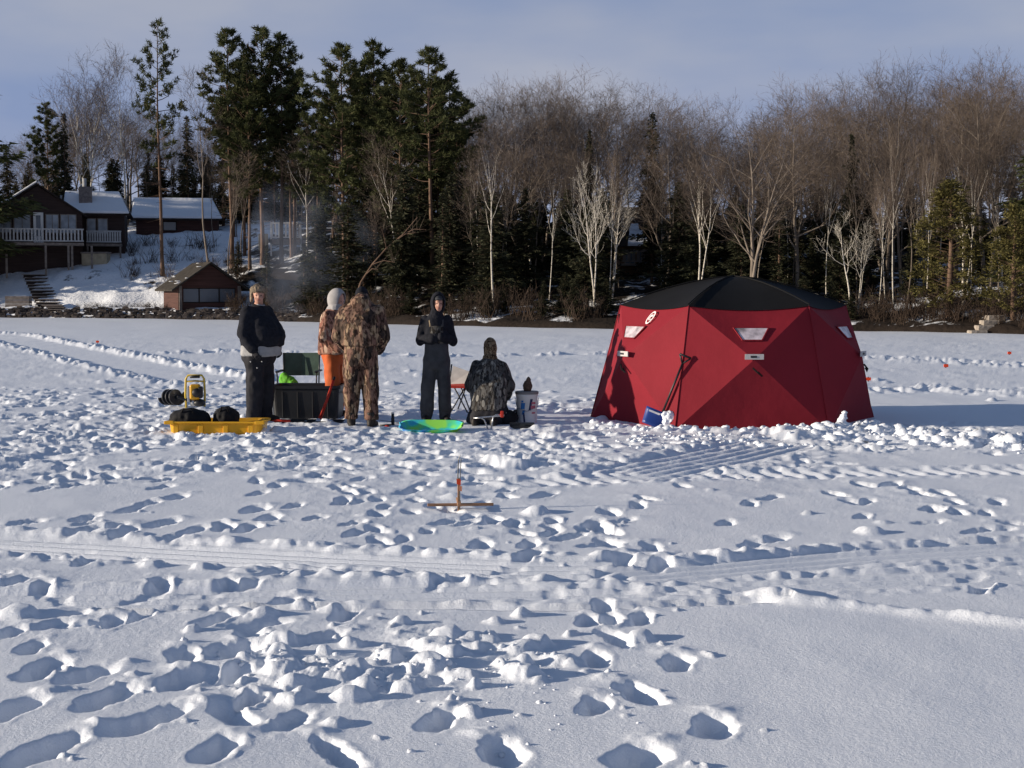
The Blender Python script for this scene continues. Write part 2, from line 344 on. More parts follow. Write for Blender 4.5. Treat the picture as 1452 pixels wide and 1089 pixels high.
# low drift against the shore; the ice dips under the land behind it
H = H-np.clip((GY-shoreY(GX)-2.5)*.2, 0, 1.5)
def ground(x, y):
    t = x/max(y, 3.8); i = int(np.clip(np.searchsorted(YR, y), 1, len(YR)-1)); j = int(np.clip(np.searchsorted(TC, t), 1, len(TC)-1))
    return float((H[i, j]+H[i-1, j]+H[i, j-1]+H[i-1, j-1])/4)
def gmax(x, y, r=.15):
    return max(ground(x+a, y+b) for a in (-r, 0, r) for b in (-r, 0, r))
def gmean(x, y, r=.15):
    return sum(ground(x+a, y+b) for a in (-r, 0, r) for b in (-r, 0, r))/9
def grid_mesh(name, X, Y, Z, material):
    nr, nc = X.shape; me = bpy.data.meshes.new(name)
    co = np.stack([X, Y, Z], -1).reshape(-1, 3).astype(np.float32)
    idx = np.arange(nr*nc).reshape(nr, nc)
    q = np.stack([idx[:-1, :-1], idx[:-1, 1:], idx[1:, 1:], idx[1:, :-1]], -1).reshape(-1, 4)
    me.vertices.add(len(co)); me.vertices.foreach_set('co', co.ravel())
    me.loops.add(q.size); me.loops.foreach_set('vertex_index', q.ravel().astype(np.int32))
    me.polygons.add(len(q)); me.polygons.foreach_set('loop_start', np.arange(0, q.size, 4, dtype=np.int32)); me.polygons.foreach_set('loop_total', np.full(len(q), 4, np.int32))
    me.polygons.foreach_set('use_smooth', np.ones(len(q), bool)); me.materials.append(material); me.update(); me.validate(); return me
def snow_mat(name, dirt=False):
    m = bpy.data.materials.new(name); m.use_nodes = True; N, L = m.node_tree.nodes, m.node_tree.links; b = N['Principled BSDF']
    b.inputs['Base Color'].default_value = (.83, .87, .94, 1); b.inputs['Roughness'].default_value = .55; b.inputs['Specular IOR Level'].default_value = .25
    tcn = N.new('ShaderNodeTexCoord'); n1 = N.new('ShaderNodeTexNoise'); n1.inputs['Scale'].default_value = 55; n1.inputs['Detail'].default_value = 8; n1.inputs['Roughness'].default_value = .72
    L.new(tcn.outputs['Object'], n1.inputs['Vector'])
    bp = N.new('ShaderNodeBump'); bp.inputs['Strength'].default_value = .9; bp.inputs['Distance'].default_value = .007; L.new(n1.outputs[0], bp.inputs['Height']); L.new(bp.outputs[0], b.inputs['Normal'])
    return m
SNOW = snow_mat('snow')
lake = link('snow_covered_lake', grid_mesh('snow_covered_lake', GX, GY, H, SNOW)); tag(lake, 'trampled snow over the frozen lake', 'snow', kind='structure')

# ---------------------------------------------------------------- wooded shore behind the lake
def land_z(x, y):
    t = y-shoreY(x)
    zl = np.interp(t, [-3, -.4, .2, 1.5, 4, 7, 10, 13, 22, 35, 60, 120, 300], [-1, -.25, .25, .55, .62, 1.7, 2.9, 3.5, 5.7, 7.2, 9.2, 12, 18])
    zr = np.interp(t, [-3, -.4, .2, 2.0, 4, 10, 20, 40, 80, 140, 300], [-1, -.25, .25, .5, .75, 1.6, 2.7, 4.8, 7.8, 10.5, 16])
    w = 1-np.clip((x+18)/24, 0, 1); w = w*w*(3-2*w)
    return zl*w+zr*(1-w)
xs = np.concatenate([np.arange(-150, -46, 2.0), np.arange(-46, 34, .4), np.arange(34, 150, 2.0)])
ts = np.concatenate([np.arange(-3, 3, .22), np.arange(3, 26, .5), np.arange(26, 60, 2), np.arange(60, 330, 15)])
LX = np.repeat(xs[None, :], len(ts), 0); LY = shoreY(LX)+ts[:, None]
LZ = land_z(LX, LY)+np.clip(ts[:, None]*.4, 0, 1)*(.16*fbm(LX*.5, LY*.5, 3, 70)+.09*fbm(LX*2, LY*2, 2, 71))+np.exp(-((ts[:, None]-.6)/.7)**2)*.16*fbm(LX*1.6, LY*2.2, 3, 72)
m = bpy.data.materials.new('shore_ground'); m.use_nodes = True; N, L = m.node_tree.nodes, m.node_tree.links; b = N['Principled BSDF']; b.inputs['Roughness'].default_value = .85; b.inputs['Specular IOR Level'].default_value = .15
tcn = N.new('ShaderNodeTexCoord'); n1 = N.new('ShaderNodeTexNoise'); n1.inputs['Scale'].default_value = .45; n1.inputs['Detail'].default_value = 9; n1.inputs['Roughness'].default_value = .68; L.new(tcn.outputs['Object'], n1.inputs['Vector'])
geo_n = N.new('ShaderNodeNewGeometry'); sp = N.new('ShaderNodeSeparateXYZ'); L.new(geo_n.outputs['Normal'], sp.inputs[0]); px_ = N.new('ShaderNodeSeparateXYZ'); L.new(geo_n.outputs['Position'], px_.inputs[0])
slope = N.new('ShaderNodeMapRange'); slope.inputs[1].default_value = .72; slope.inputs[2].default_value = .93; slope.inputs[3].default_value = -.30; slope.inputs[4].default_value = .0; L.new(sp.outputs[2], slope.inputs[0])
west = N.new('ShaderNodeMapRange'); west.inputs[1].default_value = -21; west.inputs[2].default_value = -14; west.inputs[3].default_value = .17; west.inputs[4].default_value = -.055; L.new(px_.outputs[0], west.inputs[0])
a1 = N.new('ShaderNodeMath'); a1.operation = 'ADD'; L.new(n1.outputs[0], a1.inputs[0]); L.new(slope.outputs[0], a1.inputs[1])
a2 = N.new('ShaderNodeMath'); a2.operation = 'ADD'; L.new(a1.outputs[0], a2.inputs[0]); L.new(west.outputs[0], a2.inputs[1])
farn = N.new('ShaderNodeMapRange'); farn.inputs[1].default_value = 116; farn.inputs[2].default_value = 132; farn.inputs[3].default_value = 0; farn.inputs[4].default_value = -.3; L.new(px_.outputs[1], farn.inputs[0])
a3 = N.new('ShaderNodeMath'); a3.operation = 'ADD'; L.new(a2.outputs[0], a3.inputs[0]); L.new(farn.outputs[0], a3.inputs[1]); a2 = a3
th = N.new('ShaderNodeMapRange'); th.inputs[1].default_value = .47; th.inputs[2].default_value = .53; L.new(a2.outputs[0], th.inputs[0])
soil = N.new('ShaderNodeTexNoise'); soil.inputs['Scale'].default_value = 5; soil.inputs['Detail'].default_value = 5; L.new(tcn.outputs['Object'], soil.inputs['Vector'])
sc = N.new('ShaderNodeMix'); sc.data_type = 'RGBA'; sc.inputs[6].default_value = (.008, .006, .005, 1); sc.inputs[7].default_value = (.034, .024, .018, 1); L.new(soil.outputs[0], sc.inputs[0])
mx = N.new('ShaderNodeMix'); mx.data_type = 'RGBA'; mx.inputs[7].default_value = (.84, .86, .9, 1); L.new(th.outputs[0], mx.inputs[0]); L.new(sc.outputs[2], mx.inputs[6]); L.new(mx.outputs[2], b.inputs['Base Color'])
bp = N.new('ShaderNodeBump'); bp.inputs['Strength'].default_value = .5; bp.inputs['Distance'].default_value = .12; L.new(soil.outputs[0], bp.inputs['Height']); L.new(bp.outputs[0], b.inputs['Normal'])
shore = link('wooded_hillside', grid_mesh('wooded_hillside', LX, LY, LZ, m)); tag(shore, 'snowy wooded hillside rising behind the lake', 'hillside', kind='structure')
def lz(x, y): return float(land_z(np.array(x), np.array(y)))
# ---------------------------------------------------------------- trees
BARK = mat('grey_bark', (.19, .158, .13), .9, .1, 3.0, .35, 9, .5, .03, rnd=.25, stretch=(1, 1, .25))
TWIG = mat('twig', (.135, .106, .086), .9, .1, .25, .25, rnd=.22)
PBARK = mat('pine_bark', (.15, .098, .070), .9, .1, 2.5, .4, 8, .5, .03, rnd=.2, stretch=(1, 1, .3))
BIRCH = mat('birch_bark', (.60, .55, .47), .8, .15, 3.2, .0, rnd=.12, stretch=(1, 1, 2.2), col2=(.60, .55, .47))
def _birch():
    N, L = BIRCH.node_tree.nodes, BIRCH.node_tree.links
    t = [n for n in N if n.type == 'TEX_NOISE'][0]; t.inputs['Scale'].default_value = 2.6
    r = [n for n in N if n.type == 'MAP_RANGE'][0]; r.inputs[1].default_value = .36; r.inputs[2].default_value = .44
    mx = [n for n in N if n.type == 'MIX'][0]; mx.inputs[6].default_value = (.10, .085, .075, 1)
_birch()
GBARK = mat('pale_grey_bark', (.26, .235, .205), .9, .1, 3, .35)
PINE = mat('pine_needles', (.068, .076, .030), .7, .15, .8, .5, rnd=.15, trans=.22)
SPRUCE = mat('spruce_needles', (.036, .038, .021), .75, .12, .8, .45, rnd=.2, trans=.1)
CEDAR = mat('cedar_foliage', (.105, .092, .032), .75, .12, 1.2, .4, rnd=.12, trans=.2)
REED = mat('brown_brush', (.07, .05, .038), .9, .1, 2, .4, rnd=.2)
def rvec(r): 
    while True:
        v = Vector((r.uniform(-1, 1), r.uniform(-1, 1), r.uniform(-1, 1)))
        if .05 < v.length < 1: return v.normalized()
def tilt(d, ang, az):
    a = d.orthogonal().normalized(); b = d.cross(a)
    return (d*math.cos(ang)+(a*math.cos(az)+b*math.sin(az))*math.sin(ang)).normalized()
def ribbon(mb, p, d, L, w, side):
    q = p+d*L; s = side*w
    mb.add((p-s, p+s, q), ((0, 1, 2),))
def bare_tree(seed, H=18, r0=.17, clear=.38, nl=12, spread=.62, fork=0, lean=(0, 0), twigs=1.0, upw=.055, limbl=.36):
    r = random.Random(seed); tb, cb = MB(), MB()
    def limb(p, d, L, rad, lvl):
        seg = (9, 6, 4, 3)[lvl]; pts = [p.copy()]; dirs = [d.copy()]
        for i in range(seg):
            d = (d+rvec(r)*(.10, .19, .24, .26)[lvl]+Vector((0, 0, (.03, upw, upw*.9, .06)[lvl]))).normalized()
            p = p+d*(L/seg); pts.append(p.copy()); dirs.append(d.copy())
        end = (.10, .2, .3, .4)[lvl]
        (tb if lvl < 2 else cb).tube(pts, [max(rad*(1-(1-end)*i/seg), .005) for i in range(seg+1)], (8, 5, 3, 3)[lvl], cap=False)
        if lvl == 3:
            for k in range(int(4.5*twigs)):
                i = r.randint(1, seg); ribbon(cb, pts[i], tilt(dirs[i], r.uniform(.3, .8), r.uniform(0, 6.28)), r.uniform(.3, .7), .010, rvec(r))
            return
        n = (nl, 9, int(6*twigs+.5))[lvl]; lo = (clear, .25, .15)[lvl]
        for k in range(n):
            t = lo+(1-lo)*(k+r.random())/n; f = t*seg; i = min(int(f), seg-1); q = pts[i].lerp(pts[i+1], f-i)
            ang = r.uniform(.75, 1.25)*(spread, .62, .68)[lvl]
            cl = L*((limbl*(1.25-.75*t)*1.35), .55*(1.15-.55*t), .52)[lvl]*r.uniform(.75, 1.2)
            limb(q, tilt(dirs[i], ang, k*2.4+r.uniform(-.5, .5)), cl, max(rad*(1-(1-end)*t)*(.62, .6, .6)[lvl], .008), lvl+1)
    d0 = Vector((lean[0], lean[1], 1)).normalized()
    limb(Vector((0, 0, -.3)), d0, H*.86, r0, 0)
    if fork:
        limb(Vector((0, 0, H*.0)), tilt(d0, fork, r.uniform(2.4, 3.6)), H*.8, r0*.8, 0)
    tb.tube([(0, 0, -.4), (0, 0, .35)], [r0*1.5, r0*.98], 8, cap=False)
    return tb, cb
def pine_tree(seed, H=20, clear=.45, width=2.4, r0=.17, dense=1.0, stubs=14):
    r = random.Random(seed); tb, cb = MB(), MB(); pts = []; wob = Vector((0, 0, 0))
    for i in range(11):
        wob += Vector((r.uniform(-.06, .06), r.uniform(-.06, .06), 0)); pts.append(Vector((0, 0, -.3+(H+.1)*i/10))+wob)
    tb.tube(pts, [r0*(1.25 if i == 0 else 1-.9*i/10) for i in range(11)], 8, cap=False)
    def tp(t): f = t*10; i = min(int(f), 9); return pts[i].lerp(pts[i+1], f-i)
    def tuft(p, out, sz):
        for k in range(int(30*dense)):
            d = (rvec(r)+out*.55+Vector((0, 0, .35))).normalized(); L = sz*r.uniform(.6, 1.15)
            ribbon(cb, p+rvec(r)*sz*.35, d, L, .042, d.cross(rvec(r)).normalized())
    for k in range(stubs):
        t = r.uniform(clear*.45, clear*1.05); a = r.uniform(0, 6.28); L = r.uniform(.4, 1.6); d = Vector((math.cos(a), math.sin(a), r.uniform(-.25, .2)))
        tb.tube([tp(t), tp(t)+d*L], [.025, .008], 3, cap=False)
    nb = int(54*dense); 
    for k in range(nb):
        t = clear+(1-clear)*((k+r.random())/nb); q = (t-clear)/(1-clear)
        env = (min(1, .45+q*1.6) if q < .35 else 1.0-.0*q)*(1-max(0, q-.45)/.56)**.75
        L = width*env*r.uniform(.55, 1.12)+.25; a = k*2.4+r.uniform(-.6, .6); up = -.05+.55*q+r.uniform(-.12, .15)
        d = Vector((math.cos(a), math.sin(a), up)).normalized(); p = tp(min(t, .995)); path = [p]; 
        for i in range(4): d = (d+Vector((0, 0, .10))+rvec(r)*.12).normalized(); path.append(path[-1]+d*L/4)
        tb.tube(path, [.055*(1-.5*q), .045*(1-.5*q), .03, .02, .01], 3, cap=False)
        if r.random() < .10+.25*max(0, .3-q): continue
        nt = max(2, int(L*3.3))
        for j in range(nt):
            f = (.35+.65*(j+r.random())/nt)*4; i = min(int(f), 3); c0 = path[i].lerp(path[i+1], f-i)+Vector((r.uniform(-.35, .35), r.uniform(-.35, .35), r.uniform(-.05, .3)))*min(1, L*.5)
            tuft(c0, d, r.uniform(.32, .52))
    tuft(pts[-1], Vector((0, 0, 1)), .4)
    return tb, cb
def spruce_tree(seed, H=12, width=1.9, r0=.13, base=.06, n=270, leaf=.34, droop=.25, gap=.12):
    r = random.Random(seed); tb, cb = MB(), MB()
    tb.tube([(0, 0, -.3), (0, 0, H*.5), (0, 0, H)], [r0*1.2, r0*.7, .015], 7, cap=False)
    for k in range(n):
        t = base+(1-base)*((k+r.random())/n)**.9; 
        if r.random() < gap: continue
        L = width*((1-t)**.85*(.8+.35*math.sin(t*31+seed))+.05)*r.uniform(.6, 1.15); a = r.uniform(0, 6.28)
        o = Vector((math.cos(a), math.sin(a), 0)); s = Vector((-o.y, o.x, 0)); p0 = Vector((0, 0, H*t))
        tip = p0+o*L+Vector((0, 0, -droop*L+.12*L*L*.3)); mid = p0+o*L*.5+Vector((0, 0, -droop*L*.65))
        if L > .4: tb.tube([p0, mid, tip], [.022, .014, .006], 3, cap=False)
        m = max(6, int(L*17))
        for j in range(m):
            f = (j+r.random())/m; q = (p0.lerp(mid, f*2) if f < .5 else mid.lerp(tip, f*2-1))+rvec(r)*.12
            sd = 1 if j % 2 else -1
            d = (o*.75+s*sd*r.uniform(.3, 1.0)+Vector((0, 0, r.uniform(-.55, .15)))).normalized()
            ribbon(cb, q, d, leaf*r.uniform(.6, 1.3)*(.55+.45*min(1, L)), .075, d.cross(rvec(r)).normalized())
    return tb, cb
def cedar_tree(seed, H=8, width=1.5, r0=.12, n=1500, bare=.12):
    r = random.Random(seed); tb, cb = MB(), MB()
    tb.tube([(0, 0, -.3), (.05, 0, H*.5), (0, 0, H*.95)], [r0*1.2, r0*.7, .02], 7, cap=False)
    nc = 150
    for k in range(nc):
        t = bare+(1-bare)*r.random()**.9; w = width*math.sin(math.pi*min(1, (t*.86+.12)))**.7*(1-t*.35); a = r.uniform(0, 6.28); rr = w*math.sqrt(r.uniform(.12, 1))
        c0 = Vector((math.cos(a)*rr, math.sin(a)*rr, H*t)); o = Vector((math.cos(a), math.sin(a), .2))
        tb.tube([(0, 0, max(.1, c0.z-.35*rr-.1)), c0], [.018, .006], 3, cap=False)
        for j in range(n*9//nc//2):
            d = (o*r.uniform(.1, .8)+rvec(r)+Vector((0, 0, .25))).normalized(); p = c0+rvec(r)*r.uniform(.05, .34)
            ribbon(cb, p, d, r.uniform(.10, .24), .038, d.cross(rvec(r)).normalized())
    return tb, cb
def shrub(seed, H=1.6, n=26):
    r = random.Random(seed); tb, cb = MB(), MB()
    for k in range(n):
        a = r.uniform(0, 6.28); b0 = Vector((r.gauss(0, .25), r.gauss(0, .25), -.1)); d = Vector((math.cos(a)*.35, math.sin(a)*.35, 1)).normalized(); h = H*r.uniform(.5, 1.1)
        p1 = b0+d*h*.5; p2 = p1+(d+rvec(r)*.35).normalized()*h*.5
        tb.tube([b0, p1, p2], [.014, .010, .004], 3, cap=False)
        for j in range(9):
            q = b0.lerp(p1, r.random()) if r.random() < .3 else p1.lerp(p2, r.random()); ribbon(cb, q, tilt(d, r.uniform(.3, .9), r.uniform(0, 6.28)), r.uniform(.2, .6)*h*.5, .007, rvec(r))
    return tb, cb
LIB = {}
def lib(key, pair, tm, cm, name):
    root = (pair[0].mesh(name+'_trunk', tm, True), pair[1].mesh(name+'_crown', cm, False)); LIB.setdefault(key, []).append(root)
for s in range(4): lib('bare', bare_tree(100+s, 18, (.15, .19, .16, .21)[s], (.40, .30, .45, .25)[s], (12, 13, 11, 14)[s], (.72, .85, .66, .92)[s]), BARK, TWIG, 'bare_tree')
for s in range(2): lib('vase', bare_tree(120+s, 18, .24, .28, 13, .8, fork=.22, upw=.09), BARK, TWIG, 'vase_tree')
for s in range(3): lib('thin', bare_tree(140+s, 15, .085, .45, 9, .5, twigs=.8, limbl=.26), BARK, TWIG, 'thin_tree')
for s in range(3): lib('birch', bare_tree(160+s, 16, .14, (.5, .42, .55)[s], 9, .55, fork=(0, .16, 0)[s], lean=((.05, 0), (-.05, 0), (.1, .02))[s], upw=.14), BIRCH, TWIG, 'birch')
for s in range(3): lib('dead', bare_tree(180+s, 12, .13, (.45, .5, .4)[s], (7, 6, 8)[s], .75, fork=(.12, 0, .2)[s], lean=((.06, 0), (-.08, 0), (.02, 0))[s], twigs=.3, upw=.12, limbl=.30), BIRCH, BIRCH, 'dead_birch')
for s in range(4): lib('pine', pine_tree(200+s, 20, (.46, .36, .28, .5)[s], (3.0, 3.4, 3.4, 2.8)[s], dense=(1.1, 1.4, 1.45, 1.05)[s]), PBARK, PINE, 'red_pine')
lib('sparse', pine_tree(230, 20, .44, 2.5, dense=.75, stubs=22), PBARK, PINE, 'lone_pine')
for s in range(4): lib('spruce', spruce_tree(300+s, 12, (2.0, 2.6, 2.4, 1.5)[s], base=(.05, .08, .2, .05)[s], droop=(.3, .2, .35, .25)[s]), PBARK, SPRUCE, 'spruce')
for s in range(2): lib('hemlock', spruce_tree(320+s, 12, 3.0, base=.10, n=400, leaf=.42, droop=.15, gap=.15), PBARK, SPRUCE, 'hemlock')
for s in range(2): lib('cedar', cedar_tree(340+s, 8, 1.6), PBARK, CEDAR, 'cedar')
lib('white_pine', spruce_tree(350, 14, 3.4, .2, base=.12, n=260, leaf=.5, droop=-.12, gap=.1), PBARK, PINE, 'white_pine')
for s in range(2): lib('shrub', shrub(360+s), REED, REED, 'shrub')
BASEH = dict(bare=18*1.06, vase=18*1.05, thin=15*1.0, birch=16*1.04, dead=12*1.02, pine=20.3, sparse=20.3, spruce=12, hemlock=12, cedar=8.2, white_pine=14, shrub=1.6)
NAME = dict(bare='bare_tree', vase='bare_tree', thin='slender_bare_tree', birch='birch_tree', dead='dead_birch_tree', pine='pine_tree', sparse='pine_tree', spruce='spruce_tree', hemlock='hemlock_tree', cedar='cedar_tree', white_pine='white_pine_tree', shrub='shrub')
RT = random.Random(77)
def plant(kind, x, y, h, label, group=None, var=None, wide=1.0, rz=None, z=None):
    v = RT.randrange(len(LIB[kind])) if var is None else var; tm, cm = LIB[kind][v]
    o = empty(NAME[kind], (x, y, (lz(x, y)-.08) if z is None else z), RT.uniform(0, 6.28) if rz is None else rz)
    s = h/BASEH[kind]; o.scale = (s*wide, s*wide, s)
    link('trunk', tm, o); link('crown', cm, o)
    return tag(o, label, 'shrub' if kind == 'shrub' else 'tree', group)
def plant_px(kind, px, t, top, label, group=None, **k):
    """a tree t metres behind the water's edge whose tip reaches the given height in the photo"""
    y = 80.0
    for _ in range(6): x = at(px, 410, y).x; y = float(shoreY(x))+t
    x = at(px, 410, y).x; h = at(px, top, y).z-lz(x, y)
    return plant(kind, x, y, max(h, .5), label, group, **k)
UP = 0.0
# trees that stand out one by one
for a in (
    ('white_pine', -44, 6, 40, 'big dark pine at the left edge whose boughs reach into view', dict(wide=1.15, rz=.3)),
    ('sparse', 231, 9, 20, 'tallest lone pine with sparse crown beside the snow-roofed cottages', dict(var=0, wide=.95)),
    ('thin', 297, 9, 88, 'slim straight tree between the lone pine and the pine clump', dict()),
    ('pine', 331, 11, 36, 'leftmost tall pine of the clump behind the boathouse', dict(var=0)),
    ('pine', 372, 12, 33, 'middle tall pine of the clump behind the boathouse', dict(var=1)),
    ('pine', 400, 13, 44, 'right tall pine of the clump behind the boathouse', dict(var=3)),
    ('pine', 418, 16, 95, 'lowest pine at the right side of the clump behind the boathouse', dict(var=2)),
    ('pine', 489, 8, 56, 'leftmost tall pine of the dense central stand', dict(var=2)),
    ('pine', 531, 10, 52, 'highest pine in the middle of the dense central stand', dict(var=1)),
    ('pine', 566, 9, 78, 'shorter dark pine in the middle of the central stand', dict(var=2)),
    ('pine', 613, 8, 62, 'pointed tall pine at the right of the central stand', dict(var=0, wide=1.1)),
    ('pine', 640, 12, 105, 'rightmost pine of the central stand, beside the bare crowns', dict(var=2)),
    ('birch', 131, 18, 90, 'white forked birch behind the cottages, broad pale crown', dict(var=1)),
    ('birch', 178, 19, 86, 'pale birch with broken top left of the lone pine', dict(var=2)),
    ('spruce', 95, 20, 160, 'narrow dark spruce behind the cottage chimney', dict(var=3)),
    ('spruce', 124, 24, 215, 'small dark spruce right of the cottage chimney', dict(var=0)),
    ('pine', 72, 30, 142, 'dark bushy pine far behind the left cottage', dict(var=1)),
    ('spruce', 268, 31, 163, 'pointed dark spruce right of the lone pine', dict(var=1)),
    ('spruce', 318, 31, 120, 'narrow spruce spire among the pines above the boathouse', dict(var=3)),
    ('birch', 700, 3, 180, 'tall straight white birch right of the hooded standing person', dict(var=0, wide=.8, rz=1.0)),
    ('birch', 680, 7, 215, 'thin leaning birch just left of the tall white birch', dict(var=2, wide=.7)),
    ('dead', 843, 3, 225, 'white dead birch with wide twisted limbs left of the tent', dict(var=2, wide=.7, rz=.4)),
    ('dead', 868, 6, 245, 'pale dead tree with arching limb behind the tent', dict(var=0, wide=.8)),
    ('hemlock', 835, 12, 182, 'dark evergreen top rising between bare crowns left of the tent', dict(var=0, wide=.45)),
    ('spruce', 924, 14, 158, 'tall narrow spruce among bare crowns above the tent', dict(var=1, wide=.8)),
    ('vase', 1066, 4, 130, 'large dark spreading bare tree directly behind the tent', dict(var=0)),
    ('bare', 1128, 7, 112, 'broad bare tree right of the gap in the treeline', dict(var=3)),
    ('hemlock', 1205, 6, 188, 'dark evergreen behind the crooked white birches', dict(var=1, wide=.5)),
    ('dead', 1207, 2.5, 290, 'crooked broken white birch right of the tent roof', dict(var=1, rz=0)),
    ('dead', 1217, 2.8, 305, 'leaning white birch snag beside the crooked one', dict(var=0, wide=.7, rz=2.5)),
    ('birch', 1246, 3.5, 240, 'left stem of the three white birches', dict(var=0, wide=.55)),
    ('birch', 1257, 3.8, 262, 'middle stem of the three white birches', dict(var=0, wide=.5, rz=2)),
    ('birch', 1267, 3.2, 188, 'right and tallest stem of the three white birches', dict(var=2, wide=.6, rz=0)),
    ('birch', 1313, 3, 208, 'thin straight birch left of the olive cedar', dict(var=0, wide=.45, rz=4)),
    ('birch', 1366, 6, 178, 'forked pale birch rising behind the olive cedar', dict(var=1, wide=.8, rz=2)),
    ('cedar', 1346, 2.5, 252, 'sunlit olive cedar with bare lower trunk near the stone steps', dict(var=0, wide=1.7)),
    ('cedar', 1438, 1.8, 285, 'sunlit bushy cedar at the right edge beside the steps', dict(var=1, wide=1.6)),
    ('white_pine', 1466, 4.5, 158, 'tall green pine cut by the right edge', dict(wide=1.0)),
    ('vase', 1258, 9, 88, 'tall bare tree above the three white birches', dict(var=1, wide=.8)),
    ('bare', 1395, 9, 72, 'highest bare tree near the right edge', dict(var=1)),
    ):
    if a[0] == 'pine': a[5]['wide'] = a[5].get('wide', 1.0)*1.2
    plant_px(a[0], a[1], a[2], a[3], a[4], **a[5])
# a leaning, arched bare trunk over the bank
lt = MB(); lc = MB()
arc = [at(512, 400, 76.5), at(528, 375, 76.3), at(548, 352, 76.1), at(572, 332, 76), at(592, 308, 76)]; b0 = arc[0]; loc = Vector((b0.x, b0.y, lz(b0.x, b0.y)-.1))
lt.tube([Vector((-.6, .3, 0))]+[p-loc for p in arc], [.07, .06, .05, .042, .035, .02], 7, cap=False)
for i, (a, b_) in enumerate((((528, 375), (560, 372)), ((548, 352), (540, 322)), ((572, 332), (604, 326)), ((560, 342), (590, 330)), ((520, 388), (536, 382)))):
    p, q = at(*a, 76.1)-loc, at(*b_, 75.6)-loc; mid = p.lerp(q, .5)+Vector((0, 0, .15)); lt.tube([p, mid, q], [.035, .025, .012], 4, cap=False)
    for k in range(6): lc.tube([mid.lerp(q, RT.random()), q+rvec(RT)*.7+Vector((0, 0, .3))], [.008, .003], 3, cap=False)
o = empty('leaning_tree', loc); lt.build('trunk', PBARK, o, True); lc.build('crown', TWIG, o)
tag(o, 'pale dead trunk leaning and arching right over the bank behind the camo jacket', 'tree')
# the wood behind: rows of look-alikes
def WHERE(p):
    for lim, w in ((-15, 'past the left edge'), (110, 'above the left cottage'), (215, 'above the balcony cottage'), (330, 'above the boathouse'), (430, 'above the man in fur hat'), (560, 'above the camo hunter'),
                   (665, 'above the hooded person'), (770, 'above the bucket'), (880, 'just left of the tent'), (990, 'over the tent\'s left half'), (1110, 'over the tent\'s peak'), (1215, 'over the tent\'s right half'), (1330, 'around the white birches'), (1460, 'towards the right edge')):
        if p < lim: return w
    return 'past the right edge'
def row(kind, pxs, t0, t1, tops, label, group, jit=14, wd=(.85, 1.2), **k):
    for px in pxs:
        p = px+RT.uniform(-jit, jit); t_ = RT.uniform(t0, t1)
        if (880 < p < 932 and t_ < 20) or (kind == 'thin' and 366 < p < 432 and t_ < 20): continue
        if kind in ('hemlock', 'spruce') and ((874 < p < 942 and t_ < 21) or (362 < p < 462 and 7 < t_ < 24)): continue
        top = np.interp(p, [q[0] for q in tops], [q[1] for q in tops])+RT.uniform(-6, 26)
        plant_px(kind, p, t_, top, label+' '+WHERE(p), group, wide=RT.uniform(*wd), **k)
TOPS = [(-300, 170), (0, 175), (90, 120), (160, 100), (230, 130), (300, 150), (420, 170), (560, 150), (680, 120), (720, 100), (770, 92), (850, 102), (930, 108), (980, 125), (1020, 160), (1050, 175), (1090, 130), (1160, 112), (1250, 100), (1330, 84), (1400, 76), (1460, 82), (1700, 90), (2000, 120)]
row('bare', list(range(640, 1500, 19)), 18, 34, TOPS, 'grey brown bare tree on the crest', 'bare trees along the crest')
row('bare', list(range(-20, 1500, 20)), 36, 64, [(p, t+30) for p, t in TOPS], 'bare tree far back on the hill', 'bare trees far back on the hill', wd=(1.1, 1.5))
row('hemlock', list(range(460, 1500, 30)), 20, 40, [(0, 255), (300, 235), (700, 245), (1100, 255), (1500, 240)], 'dark evergreen deep in the wood', 'evergreens deep in the wood', wd=(1.1, 1.5))
row('hemlock', list(range(0, 470, 22)), 32, 42, [(0, 235), (200, 225), (470, 225)], 'dark evergreen behind the cabins', 'evergreens behind the cabins', wd=(1.2, 1.6))
row('thin', list(range(310, 470, 7)), 7, 26, [(200, 190), (460, 200)], 'slim bare trunk', 'slim trunks on the left slope')
row('spruce', [335, 365, 392, 420, 440, 455], 3, 9, [(300, 350), (460, 330)], 'small dark evergreen by the boathouse', 'small evergreens by the boathouse', wd=(1.4, 2.0))
row('bare', list(range(60, 640, 40)), 30, 46, [(p, t+12) for p, t in TOPS], 'grey brown bare tree on the crest', 'bare trees along the crest')
row('bare', list(range(660, 1500, 24)), 8, 18, [(p, t+40) for p, t in TOPS], 'bare brown tree halfway up the wood', 'bare trees in the right wood')
row('thin', list(range(20, 460, 20)), 31, 40, [(p, t+50) for p, t in TOPS], 'slender bare tree', 'slender trees behind the cottages')
row('thin', list(range(430, 1480, 26)), 4, 16, [(p, t+95) for p, t in TOPS], 'slender lakeside bare tree', 'slender trees in the lakeside wood')
row('pine', [325, 345, 360, 385, 412, 440, 455, 470, 480, 505, 520, 540, 555, 580, 600, 615, 628, 655, 668], 10, 24, [(280, 130), (350, 85), (420, 140), (450, 170), (480, 100), (540, 90), (600, 95), (640, 130), (670, 190)], 'tall pine inside the stand', 'pines inside the central stand', jit=8)
row('spruce', list(range(440, 1240, 60)), 3, 12, [(430, 300), (560, 280), (650, 265), (800, 270), (930, 250), (1050, 275), (1200, 270)], 'dark understory evergreen', 'understory evergreens', jit=12, wd=(1.3, 2.0))
row('hemlock', list(range(446, 1215, 17))+[1285, 1330, 1400, 1440], 4, 17, [(440, 275), (560, 235), (650, 235), (760, 275), (930, 255), (1100, 280), (1300, 300), (1420, 290)], 'wide dark hemlock', 'understory hemlocks', jit=12, wd=(.8, 1.35))
